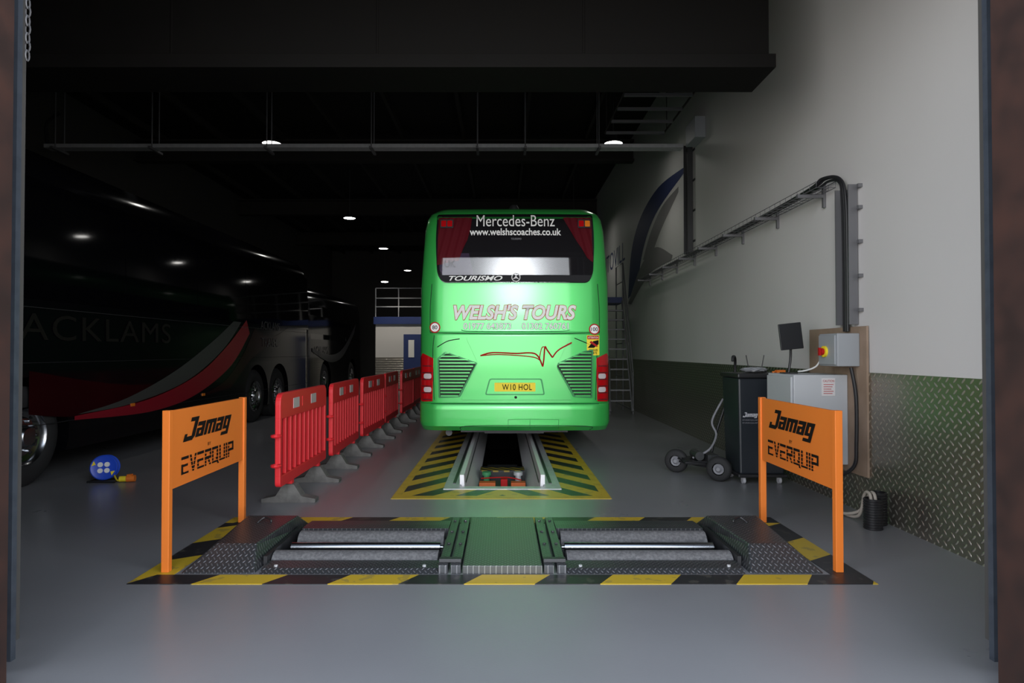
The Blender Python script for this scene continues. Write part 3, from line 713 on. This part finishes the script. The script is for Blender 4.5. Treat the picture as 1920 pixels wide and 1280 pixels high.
# ------------------------------------------------------------------ barriers
L = 1.55
def barrier():
    e = top('barrier', (-1.98,5.65,0), 'red plastic pedestrian barrier with white reflective blocks and grey feet', 'barrier', 'red barriers in a row')
    x = -1.98; y0 = 5.65; bm = NB()
    fn = lambda u,v,o: (x-.025+o, y0+u, v)
    prism(bm, rounded([(0,.80),(L,.80),(L,1.03),(0,1.03)],[0,0,.14,.14]), fn, .05)
    prism(bm, rounded([(0,.20),(L,.20),(L,.30),(0,.30)],[.07,.07,0,0]), fn, .05)
    for u in (0.0, L-.05): prism(bm, [(u,.29),(u+.05,.29),(u+.05,.81),(u,.81)], fn, .05)
    n = 9
    for i in range(1,n+1):
        u = .05+(L-.1)*i/(n+1)-.022
        prism(bm, [(u,.29),(u+.044,.29),(u+.044,.81),(u,.81)], lambda a,b,o: (x-.018+o, y0+a, b), .036)
    fr = add('panel', bm, m_barrier, e, bevel=.008)
    for a,b,mm in ((.36,.54,m_refl),(.64,.84,m_barrier),(.94,1.12,m_refl)):
        bm = NB(); bx(bm, x-.029,x+.029,y0+a,y0+b,.87,.965)
        add('reflective_block' if mm is m_refl else 'moulded_block', bm, mm, fr)
    for z in (.40,.66):
        bm = NB(); pts = [(x+.035*math.cos(a), y0-.035+.04*math.sin(a), z) for a in [2*math.pi*k/12 for k in range(12)]]
        tube(bm, pts, .014, 6, closed=True); add('hinge_loop', bm, m_barrier, e)
    for u in (.36, L-.28):
        bm = NB()
        prism(bm, rounded([(-.25,0),(.25,0),(.25,.035),(.12,.06),(.05,.17),(-.05,.17),(-.12,.06),(-.25,.035)],.008,3), lambda a,b,o,u=u: (x+a, y0+u-.06+o, b), .12)
        add('foot', bm, m_foot, e, bevel=.006)
        bm = NB(); bx(bm, x-.025,x+.025,y0+u-.03,y0+u+.03,.165,.205); add('foot_stem', bm, m_barrier, e)
    return e
b0 = barrier()
b0.rotation_euler = (0,0,math.radians(.8))
jit = [(0,0),(.01,.03),(-.01,-.012),(.0,.026),(.01,-.008),(0,.02)]
for i in range(1,6):
    dup(b0, (-1.98+jit[i][0], 5.65+i*1.70, 0), jit[i][1])

# ------------------------------------------------------------------ cable reel
cr_ = top('cable_reel', (-4.28,6.95,0), 'blue cable extension reel with yellow plug lying on the floor', 'cable reel')
C = Vector((-4.28,6.9,.155)); ax = Vector((.35,-1,.12)).normalized()
for off in (0,-.12):
    bm = NB(); lathe(bm, C+ax*off, ax, [(0,.0),(.05,.0),(.122,.0),(.132,.008),(.132,.022),(.122,.03),(.09,.02),(0,.02)], 36); add('reel_disc', bm, m_blue, cr_, smooth=40)
bm = NB(); lathe(bm, C-ax*.10, ax, [(.0,0),(.08,0),(.112,.01),(.114,.05),(.112,.09),(.08,.10),(0,.1)], 30); add('wound_cable', bm, m_plate, cr_, smooth=60)
u_,v_,_ = basis(ax)
for k in range(4):
    bm = NB(); a = math.pi/4+k*math.pi/2; p = C+ax*.02+(u_*math.cos(a)+v_*math.sin(a))*.045; cyl(bm, p, p+ax*.012, .026, 16)
    add('socket', bm, m_white, cr_, smooth=40)
p = C+ax*.033
for a0 in (2.3,5.6):
    bm = NB(); q0 = [p+(u_*math.cos(a)+v_*math.sin(a))*r for a,r in ((a0,.118),(a0+.5,.115),(a0+.25,.08))]; bm.faces.new([bm.verts.new(c) for c in q0])
    add('warning_label', bm, m_plate, cr_)
bm = NB(); tube(bm, [(-4.43,7.0,.012),(-4.15,7.0,.012),(-4.13,6.84,.012),(-4.42,6.84,.012)], .011, 8, closed=True)
tube(bm, [(-4.41,7.04,.012),(-4.38,7.0,.1),(-4.28,6.96,.155)], .01, 8)
add('stand', bm, m_black, cr_)
bm = NB(); tube(bm, smoothpts([(-4.20,6.95,.06),(-4.12,6.88,.02),(-4.05,6.9,.02),(-3.98,6.93,.05)]), .009, 8); add('loose_cable', bm, m_plate, cr_)
bm = NB(); cyl(bm,(-4.10,6.88,.035),(-4.03,6.89,.037),.03,14); add('plug', bm, m_plate, cr_, smooth=35, label='yellow plug body')
bm = NB(); cyl(bm,(-4.03,6.89,.037),(-3.95,6.905,.04),.036,14); bx(bm,-4.02,-3.98,6.87,6.92,.055,.085); add('plug_collar', bm, m_orange, cr_, smooth=35, label='orange plug collar')

# ------------------------------------------------------------------ high bay lamps
def highbay(x, y):
    Z = 5.2
    e = top('high_bay_lamp', (x,y,Z), 'round LED high bay lamp hanging from the roof', 'ceiling lamp', 'high bay lamps')
    bm = NB(); lathe(bm,(x,y,Z),(0,0,1),[(.165,.0),(.17,.02),(.16,.05),(.12,.07),(.07,.09),(.065,.16),(0,.17)],28); add('housing', bm, m_black, e, smooth=35)
    bm = NB(); lathe(bm,(x,y,Z-.004),(0,0,1),[(0,-.006),(.10,-.004),(.150,.002),(.165,.01)],28); add('lamp_lens', bm, m_lamp, e, smooth=60)
    bm = NB(); cyl(bm,(x,y,Z+.16),(x,y,CZ-.002),.012,8); add('suspension_rod', bm, m_dsteel, e)
    return e
h0 = highbay(-4.22, 11.66)
LP = [(-4.22,11.66),(2.03,11.66),(-4.36,18.2),(2.03,18.2),(-4.4,23.6),(2.03,23.6),(-4.45,30),(2.03,30)]
for x,y in LP[1:]: dup(h0, (x,y,5.2))

# ------------------------------------------------------------------ cable trays
tray = top('cable_tray', (-1.5,10.6,4.8), 'dark galvanised cable tray hung across the bay', 'cable tray')
bm = NB(); bx(bm,-7.6,3.0,10.55,10.75,4.78,4.785); bx(bm,-7.6,3.0,10.55,10.555,4.785,4.84); bx(bm,-7.6,3.0,10.745,10.75,4.785,4.84); add('tray_channel', bm, m_galv, tray)
for x in (-7.4,-5.8,-3.9,-2.17,-.415,.38,1.6):
    bm = NB(); cyl(bm,(x,10.54,4.76),(x,10.54,CZ),.010,6); cyl(bm,(x,10.76,4.76),(x,10.76,CZ),.010,6); bx(bm,x-.02,x+.02,10.45,10.85,4.74,4.775)
    add('hanger', bm, m_dgalv, tray)
bm = NB(); tube(bm, smoothpts([(-7.55,10.65,4.82),(-7.6,10.65,4.85),(-7.62,10.65,5.2),(-7.4,10.65,5.4)]), .03, 8); add('cable', bm, m_black, tray)
cl_ = top('cable_ladder', (2.3,10,5.2), 'dark ladder type cable tray under the roof', 'cable tray')
for x in (1.79,2.83):
    bm = NB(); bx(bm,x,x+.02,8.8,11.2,5.225,5.25)
    for y in (9.1,11.0): cyl(bm,(x+.01,y,5.25),(x+.01,y,CZ),.008,6)
    add('side_rail', bm, m_beam, cl_)
y = 8.9
while y < 11.2: box('rung', 1.81,2.83,y,y+.05,5.2,5.24, m_dgalv, cl_); y += .55

wt = top('wire_basket_tray', (3.03,10,2.93), 'galvanised wire basket cable tray bracketed along the white wall', 'cable tray')
bm = NB()
for x in (2.93,2.99,3.05,3.11): tube(bm,[(x,5.95,2.93),(x,14,2.93)],.004,5)
for x in (2.93,3.11): tube(bm,[(x,5.95,2.985),(x,14,2.985)],.004,5)
y = 5.95
while y < 14: tube(bm,[(2.93,y,2.985),(2.93,y,2.93),(3.11,y,2.93),(3.11,y,2.985)],.003,4); y += .13
add('basket', bm, m_dgalv, wt)
y = 6.2
while y < 14:
    bm = NB(); bx(bm,2.88,3.12,y,y+.03,2.895,2.925); bx(bm,3.12,3.147,y,y+.03,2.8,3.02); bx(bm,2.87,2.89,y-.005,y+.035,2.893,2.93)
    add('bracket', bm, m_dgalv, wt); y += 1.05
for k,(x,z) in enumerate(((2.99,2.955),(3.02,2.96),(3.05,2.95))):
    bm = NB(); tube(bm, smoothpts([(x,13.9,z),(x,12,z+.01),(x,8,z),(x,6.3,z+.02),(x+.02,6.0,z+.07-.01*k),(3.08,5.83,z+.03-.015*k),(3.09,5.74+.03*k,2.8),(3.09,5.72+.03*k,2.3),(3.09,5.72+.03*k,1.58)],8), .013, 8)
    add('cable', bm, m_black, wt)
vt = top('vertical_tray', (3.12,5.78,1.64), 'perforated galvanised cable tray fixed upright on the wall', 'cable tray')
bm = NB()
for y in (5.64,5.86): bx(bm,3.06,3.14,y,y+.012,1.64,2.88)
z = 1.66
while z < 2.86: bx(bm,3.125,3.135,5.65,5.87,z,z+.03); z += .06
add('perforated_channel', bm, m_dgalv, vt)
for z in (1.75,2.05,2.35,2.65,2.84):
    bm = NB(); bx(bm,3.136,3.147,5.60,5.92,z,z+.03); bx(bm,3.11,3.147,5.57,5.60,z,z+.03); add('support_strut', bm, m_dgalv, vt)
vt2 = top('vertical_tray', (3.1,10.6,3.0), 'dark perforated cable tray running up the wall to the overhead tray', 'cable tray')
bm = NB()
for y in (10.5,10.72): bx(bm,3.05,3.135,y,y+.012,3.03,4.86)
z = 3.05
while z < 4.84: bx(bm,3.12,3.135,10.51,10.72,z,z+.03); z += .08
add('perforated_channel', bm, m_dsteel, vt2)
for z in (3.2,3.7,4.2,4.7): box('support_strut', 3.136,3.147,10.4,10.85,z,z+.03, m_dsteel, vt2)
for k in range(3):
    bm = NB(); tube(bm,[(3.08,10.55+.05*k,3.02),(3.08,10.55+.05*k,4.85)],.014,6); add('cable', bm, m_black, vt2)
tag(box('junction_box', 2.98,3.148,9.85,10.35,4.72,5.05, m_boxgrey, bevel=.01), 'grey junction box high on the white wall', 'electrical box')

# ------------------------------------------------------------------ wall mural
mw = planeX(RX, -1)
mural = top('wall_mural', (RX-.002,13.5,2.8), 'navy and silver swoosh logo painted on the white wall', 'mural')
decal('mural_shape', cv2((10.8,4.57),(12.9,4.71),(14.6,4.43),(15.6,3.8),(16.0,2.72))+cv2((14.9,2.88),(14.3,3.66),(13.1,4.22),(11.0,4.5)), mw, .003, m_navym, mural, g=0)
decal('mural_shape', cv2((16.0,2.6),(14.6,3.3),(13.2,3.55),(11.8,3.18))+cv2((11.9,3.1),(13.3,3.1),(14.4,2.9),(15.6,2.55)), mw, .004, m_silverm, mural, g=0)
decal('mural_shape', cv2((11.4,4.35),(12.6,4.25),(13.6,3.9),(14.3,3.45))+cv2((13.6,3.35),(12.7,3.8),(11.4,4.25)), mw, .002, m_silverm, mural, g=0)
text('lettering', 'AUTOVILL', 20.5,16.4,3.75,4.25, mw, .004, m_navym, mural, g=0)

# ------------------------------------------------------------------ wall equipment
pb = tag(box('plywood_board', 3.118,RX-.0125,5.48,6.5,.32,1.62, m_ply, bevel=.002), 'plywood backing board screwed to the wall', 'board')
eb = top('isolator_box', (3.0,5.72,1.27), 'grey electrical enclosure with yellow and red rotary isolator', 'electrical box')
box('enclosure', 2.92,3.117,5.58,5.90,1.27,1.56, m_boxgrey, eb, bevel=.008)
bm = NB(); bx(bm,2.905,2.922,5.60,5.88,1.285,1.545); add('lid', bm, m_boxgrey, eb, bevel=.004)
bm = NB(); cyl(bm,(2.905,5.76,1.40),(2.885,5.76,1.40),.05,24); add('isolator_plate', bm, m_plate, eb)
bm = NB(); cyl(bm,(2.885,5.76,1.40),(2.86,5.76,1.40),.03,20); bx(bm,2.845,2.865,5.748,5.772,1.365,1.435); add('isolator_knob', bm, m_red, eb)
bm = NB(); bx(bm,3.06,3.117,6.05,6.18,1.33,1.42)
tag(add('wall_socket', bm, m_white, bevel=.008), 'white socket on the plywood board with plugged cable', 'socket')
bm = NB(); tube(bm, smoothpts([(3.04,6.1,1.34),(3.0,6.12,1.26),(2.95,6.2,1.22),(2.90,6.28,1.205)]), .008, 8)
tag(add('power_cable', bm, m_white), 'white power cable from the socket to the cabinet', 'cable')
cb = top('control_cabinet', (2.85,6.05,.38), 'white wall-mounted control cabinet with printed label', 'cabinet')
box('cabinet_body', 2.63,3.117,5.78,6.34,.38,1.19, m_cabwhite, cb, bevel=.008)
box('door', 2.61,2.63,5.80,6.32,.40,1.17, m_cabwhite, cb, bevel=.005)
lb = NB(); bx(lb,2.88,3.0,5.775,5.78,1.0,1.16); lbo = add('paper_label', lb, m_paper, cb)
text('lettering', 'CAUTION', 2.89,2.99,1.125,1.145, planeY(5.775), .002, m_red, lbo, g=0)
for k in range(5):
    bm = NB(); bx(bm,2.895,2.985-.01*(k%3),5.7735,5.775,1.10-.02*k,1.105-.02*k); add('print_line', bm, m_red, lbo)
bm = NB(); cyl(bm,(3.0,5.9,.38),(3.0,5.9,.33),.03,12); tube(bm, smoothpts([(3.06,5.62,1.26),(3.09,5.60,1.0),(3.09,5.60,.6),(3.08,5.62,.40),(3.0,5.72,.30),(3.0,5.9,.34)]), .016, 8)
add('cable', bm, m_black, cb)
bn = top('wheeled_cabinet', (2.74,7.0,0), 'dark wheeled equipment cabinet with white lettering', 'cabinet')
bm = NB()
bb = [(2.51,6.78),(2.98,6.78),(2.98,7.22),(2.51,7.22)]; tt = [(2.485,6.75),(3.0,6.75),(3.0,7.25),(2.485,7.25)]
A = [bm.verts.new((x,y,.10)) for x,y in bb]; B = [bm.verts.new((x,y,1.12)) for x,y in tt]
bm.faces.new(A); bm.faces.new(B)
for i in range(4): j=(i+1)%4; bm.faces.new([A[i],A[j],B[j],B[i]])
bo = add('cabinet_body', bm, m_bin, bn, bevel=.02)
box('top_tray', 2.47,3.02,6.72,7.27,1.12,1.17, m_black, bn, bevel=.015)
box('base_tray', 2.48,3.0,6.74,7.25,.075,.11, m_black, bn, bevel=.01)
block_text('lettering', 'Jamag', 2.53,2.69,.70,.76, planeY(6.755), .006, m_lgrey, bo, shear=.3)
for k in range(2):
    text('lettering', 'EVERQUIP', 2.53,2.69,.67-.03*k,.685-.03*k, planeY(6.756), .006, m_grey, bo, g=0)
for x in (2.56,2.94):
    for y in (6.82,7.18):
        bm = NB(); cyl(bm,(x-.014,y,.036),(x+.014,y,.036),.036,18); bx(bm,x-.02,x+.02,y-.012,y+.012,.05,.08)
        add('caster', bm, m_lgrey, bn, smooth=40)
bm = NB(); bmesh.ops.create_icosphere(bm, subdivisions=3, radius=1)
for v in bm.verts:
    n = v.co.copy(); k = 1+.18*math.sin(n.x*7)*math.cos(n.y*9+n.z*5); v.co = Vector((2.70+n.x*.14*k, 6.87+n.y*.10*k, 1.205+n.z*.03*k))
tag(add('plastic_bag', bm, m_bag, smooth=30), 'crumpled clear plastic bag on the cabinet top', 'bag')
bm = NB(); bx(bm,2.90,2.99,6.76,6.82,1.171,1.205); tube(bm, smoothpts([(2.90,6.79,1.19),(2.87,6.77,1.183),(2.86,6.78,1.183)]), .01)
tag(add('handheld_tester', bm, m_orange, bevel=.006), 'small orange and black handheld tool', 'tool')
mo = top('monitor', (2.74,6.1,1.191), 'black flat screen monitor on a slim stand', 'monitor')
R = Matrix.Translation((2.74,6.08,1.545)) @ Matrix.Rotation(math.radians(-14),4,'Z') @ Matrix.Rotation(math.radians(-6),4,'Y')
bm = NB(); bx(bm,-.10,.10,-.012,.02,-.125,.125,mat=R); add('screen_housing', bm, m_black, mo, bevel=.006)
bm = NB(); bx(bm,-.094,.094,-.014,-.0125,-.119,.119,mat=R); add('screen', bm, m_screen, mo)
bm = NB(); tube(bm, smoothpts([(2.74,6.13,1.20),(2.76,6.13,1.35),(2.745,6.10,1.5)]), .012, 8); bx(bm,2.68,2.80,6.07,6.19,1.191,1.20); add('stand', bm, m_black, mo)
bm = NB()
bx(bm,2.72,2.90,7.02,7.16,1.17,1.20)
for x,dx in ((2.74,-.03),(2.88,.03)): cyl(bm,(x,7.12,1.20),(x+dx,7.12,1.36),.006,8)
tag(add('wireless_receiver', bm, m_black), 'small black receiver with two aerials', 'receiver')
tr = top('trolley', (2.2,7.2,0), 'black low trolley with pneumatic wheels and tall handle', 'trolley')
def twheel(c, ax, r, w):
    bm = NB(); c = Vector(c); ax = Vector(ax).normalized()
    lathe(bm, c-ax*w/2, ax, [(.5*r,0),(.8*r,0),(.95*r,.012),(r,w/2),(.95*r,w-.012),(.8*r,w),(.5*r,w),(.5*r,0)], 28)
    t = add('wheel', bm, m_rubber, tr, smooth=50)
    bm = NB(); lathe(bm, c-ax*w/2, ax, [(0,.01),(.42*r,.01),(.42*r,w-.01),(.3*r,w-.02),(.15*r,w+.01),(0,w+.01)], 20); add('hub', bm, m_grey, t, smooth=40)
axw = Vector((-.6,-1,0))
twheel((2.34,6.93,.135), axw, .135, .09); twheel((2.02,7.45,.135), axw, .135, .09)
bm = NB()
bx(bm,2.06,2.42,7.10,7.48,.15,.185); tube(bm, [(2.04,7.43,.135),(2.33,6.97,.135)], .018); tube(bm, [(2.40,7.2,.02),(2.40,7.2,.16)], .02)
tube(bm, [(2.03,7.09,.17),(2.03,7.49,.17),(2.43,7.49,.17),(2.43,7.09,.17)], .018, closed=True)
add('deck', bm, m_black, tr)
bm = NB(); tube(bm, smoothpts([(2.42,7.46,.17),(2.50,7.46,.5),(2.68,7.44,1.05),(2.70,7.43,1.24),(2.68,7.38,1.33),(2.64,7.33,1.34),(2.63,7.31,1.29)],8), .016, 8)
add('handle', bm, m_black, tr, smooth=60)
bm = NB(); tube(bm, smoothpts([(2.56,7.44,.85),(2.42,7.40,.6),(2.44,7.32,.45),(2.32,7.2,.30),(2.15,7.25,.2)],8), .012, 8); add('hose', bm, m_grey, tr)
bm = NB(); cyl(bm,(2.2,7.15,.235),(2.2,7.38,.235),.05,14); bx(bm,2.28,2.40,7.12,7.36,.185,.25); add('pump_unit', bm, m_dsteel, tr)
for i,(x,y,r,h) in enumerate(((2.93,5.08,.065,.24),(3.05,5.22,.065,.26))):
    bm = NB(); pr = [(0,0)]
    for k in range(12):
        z = h*k/12; pr += [(r,z),(r*1.08,z+h/36),(r*1.08,z+h/18),(r,z+h/14)]
    pr += [(r,h),(r*.88,h),(r*.88,.03),(0,.03)]
    lathe(bm,(x,y,0.0),(0,0,1),pr,20); tag(add('ribbed_duct', bm, m_black, smooth=30), 'black ribbed duct section standing on the floor by the wall', 'duct')
bm = NB()
for k in range(2):
    d = .035*k
    tube(bm, smoothpts([(3.06,5.9,.36-d),(3.04,5.8,.18),(2.98-d,5.7,.06+.01*k),(2.92-d,5.5,.02+.004*k),(2.94,5.3,.05+d),(2.92+d,5.18,.25),(2.92+d,5.11,.27),(2.92+d,5.08,.20)],8), .013, 8)
tag(add('hose', bm, m_beige, smooth=60), 'twin beige hoses looping from the cabinet to the duct', 'hose')

# ------------------------------------------------------------------ mobile stairs
stt = top('mobile_stairs', (2.6,15,0), 'tall blue and grey mobile access steps with handrails', 'steps')
for x in (2.42,2.90):
    bm = NB(); tube(bm,[(x,14.3,.06),(x,15.5,2.62)],.022,8); add('stringer', bm, m_dgalv, stt)
for i in range(1,11):
    t = i/11; y=14.3+1.2*t; z=.06+2.56*t; box('tread', 2.42,2.90,y-.02,y+.16,z-.015,z+.015, m_dgalv, stt)
box('platform', 2.38,2.94,15.5,16.4,2.58,2.72, m_navy, stt)
for x in (2.40,2.92):
    bm = NB()
    tube(bm,[(x,14.32,.95),(x,15.5,3.55),(x,16.4,3.55),(x,16.4,.0)],.018,8); tube(bm,[(x,15.5,.0),(x,15.5,3.55)],.018,8)
    tube(bm,[(x,14.35,.55),(x,15.5,3.1),(x,16.4,3.1)],.014,8); tube(bm,[(x,14.32,.0),(x,14.32,.95)],.018,8); tube(bm,[(x,14.3,.1),(x,16.4,.1)],.018,8)
    for z in (.8,1.6): tube(bm,[(x,15.5,z),(x,16.4,z)],.014,8)
    add('handrail', bm, m_dgalv, stt)

# ------------------------------------------------------------------ mezzanine office
of = top('office_cabin', (-2.0,24,0), 'white office cabin with navy fascia, navy door and railed roof deck', 'cabin')
box('cabin_wall', -4.4,2.0,22.2,26,0,2.35, m_wall, of)
box('wainscot', -4.4,-3.42,22.185,22.2,0,1.2, m_check, of)
box('fascia', -4.45,2.05,22.1,26.05,2.35,2.6, m_navy, of)
box('door', -3.42,-2.7,22.14,22.18,0,2.0, m_navy, of, bevel=.01)
bm = NB(); bx(bm,-3.25,-3.05,22.12,22.14,1.2,1.8); add('door_glass', bm, m_white, of)
bm = NB()
for z in (2.95,3.25,3.6): tube(bm,[(-4.4,22.2,z),(2.0,22.2,z)],.02,6)
x = -4.4
while x < 2.0: cyl(bm,(x,22.2,2.6),(x,22.2,3.6),.02,6); x += .8
add('railing', bm, m_galv, of)
BL = (-3.98,21.6,3.74)
bl = top('bulkhead_lamp', BL, 'small round ceiling lamp above the office cabin', 'ceiling lamp')
bm = NB(); lathe(bm,BL,(0,0,1),[(0,0),(.10,.0),(.12,.02),(.0,.021)],20); add('lamp_lens', bm, m_lamp, bl)
bm = NB(); lathe(bm,(BL[0],BL[1],BL[2]+.022),(0,0,1),[(0,0),(.12,.0),(.09,.05),(.0,.06)],20); add('housing', bm, m_black, bl)
bm = NB(); cyl(bm,(BL[0],BL[1],BL[2]+.05),(BL[0],BL[1],CZ-.002),.01,6); add('lamp_rod', bm, m_dsteel, bl)
ld = bpy.data.lights.new('office_fill_spot','SPOT'); ld.energy = 230; ld.spot_size = math.radians(56); ld.spot_blend=.6; ld.shadow_soft_size=.08; ld.color=(1,.93,.82)
lo = bpy.data.objects.new('office_fill_spot', ld); COL.objects.link(lo); lo.location=(-3.45,19.6,4.6)  # added spot without a fixture, brightens the cabin front
lo.rotation_euler = (math.radians(38),0,0)
for (x,y) in LP:
    ld = bpy.data.lights.new('high_bay_light','SPOT'); ld.energy = 22 if y < 15 else 28; ld.spot_size = math.radians(110); ld.spot_blend = .5; ld.shadow_soft_size = .15; ld.color=(1,.96,.9)
    lo = bpy.data.objects.new('high_bay_light', ld); COL.objects.link(lo); lo.location = (x,y,5.15)

# ------------------------------------------------------------------ light + world (hazy bright sky and sunlit ground outside)
w = bpy.data.worlds.new('sky'); SC.world = w; w.use_nodes = True; nt = w.node_tree
bg = nt.nodes['Background']
tc = nt.nodes.new('ShaderNodeTexCoord'); sp = nt.nodes.new('ShaderNodeSeparateXYZ'); nt.links.new(tc.outputs['Generated'], sp.inputs[0])
rp = nt.nodes.new('ShaderNodeValToRGB'); nt.links.new(M(nt,'ADD',M(nt,'MULTIPLY',sp.outputs[2],.5),.5), rp.inputs[0])
els = rp.color_ramp.elements
els[0].position = 0.0; els[0].color = (0.45,0.435,0.42,1); els[1].position = 1.0; els[1].color = (0.12,0.15,0.2,1)
for p_, c_ in ((.49,(0.66,0.635,0.61,1)),(.51,(0.97,0.97,0.98,1)),(.64,(0.90,0.94,1.0,1)),(.72,(0.32,0.36,0.42,1))):
    e = els.new(p_); e.color = c_
dt = nt.nodes.new('ShaderNodeVectorMath'); dt.operation='DOT_PRODUCT'
nt.links.new(tc.outputs['Generated'], dt.inputs[0]); dt.inputs[1].default_value = Vector((.02,-1,.245)).normalized()
gl = M(nt,'POWER',M(nt,'MAXIMUM',dt.outputs['Value'],0.0),420.0)
nt.links.new(M(nt,'ADD',M(nt,'MULTIPLY',gl,34.0),6.0), bg.inputs[1])
nt.links.new(rp.outputs[0], bg.inputs[0])
la = bpy.data.lights.new('doorway_portal', 'AREA'); la.shape='RECTANGLE'; la.size=4.7; la.size_y=4.5
lo = bpy.data.objects.new('doorway_portal', la); COL.objects.link(lo); lo.location=(0,2.97,2.25); lo.rotation_euler=(math.radians(90),0,0)
la.cycles.is_portal = True

cam = bpy.data.cameras.new('camera'); co = bpy.data.objects.new('camera', cam); COL.objects.link(co)
cam.lens = 22.5; cam.sensor_width = 36; cam.shift_x = 0.0094
co.location = (0,0,1.4); co.rotation_euler = (math.radians(90.9),0,0)
SC.camera = co
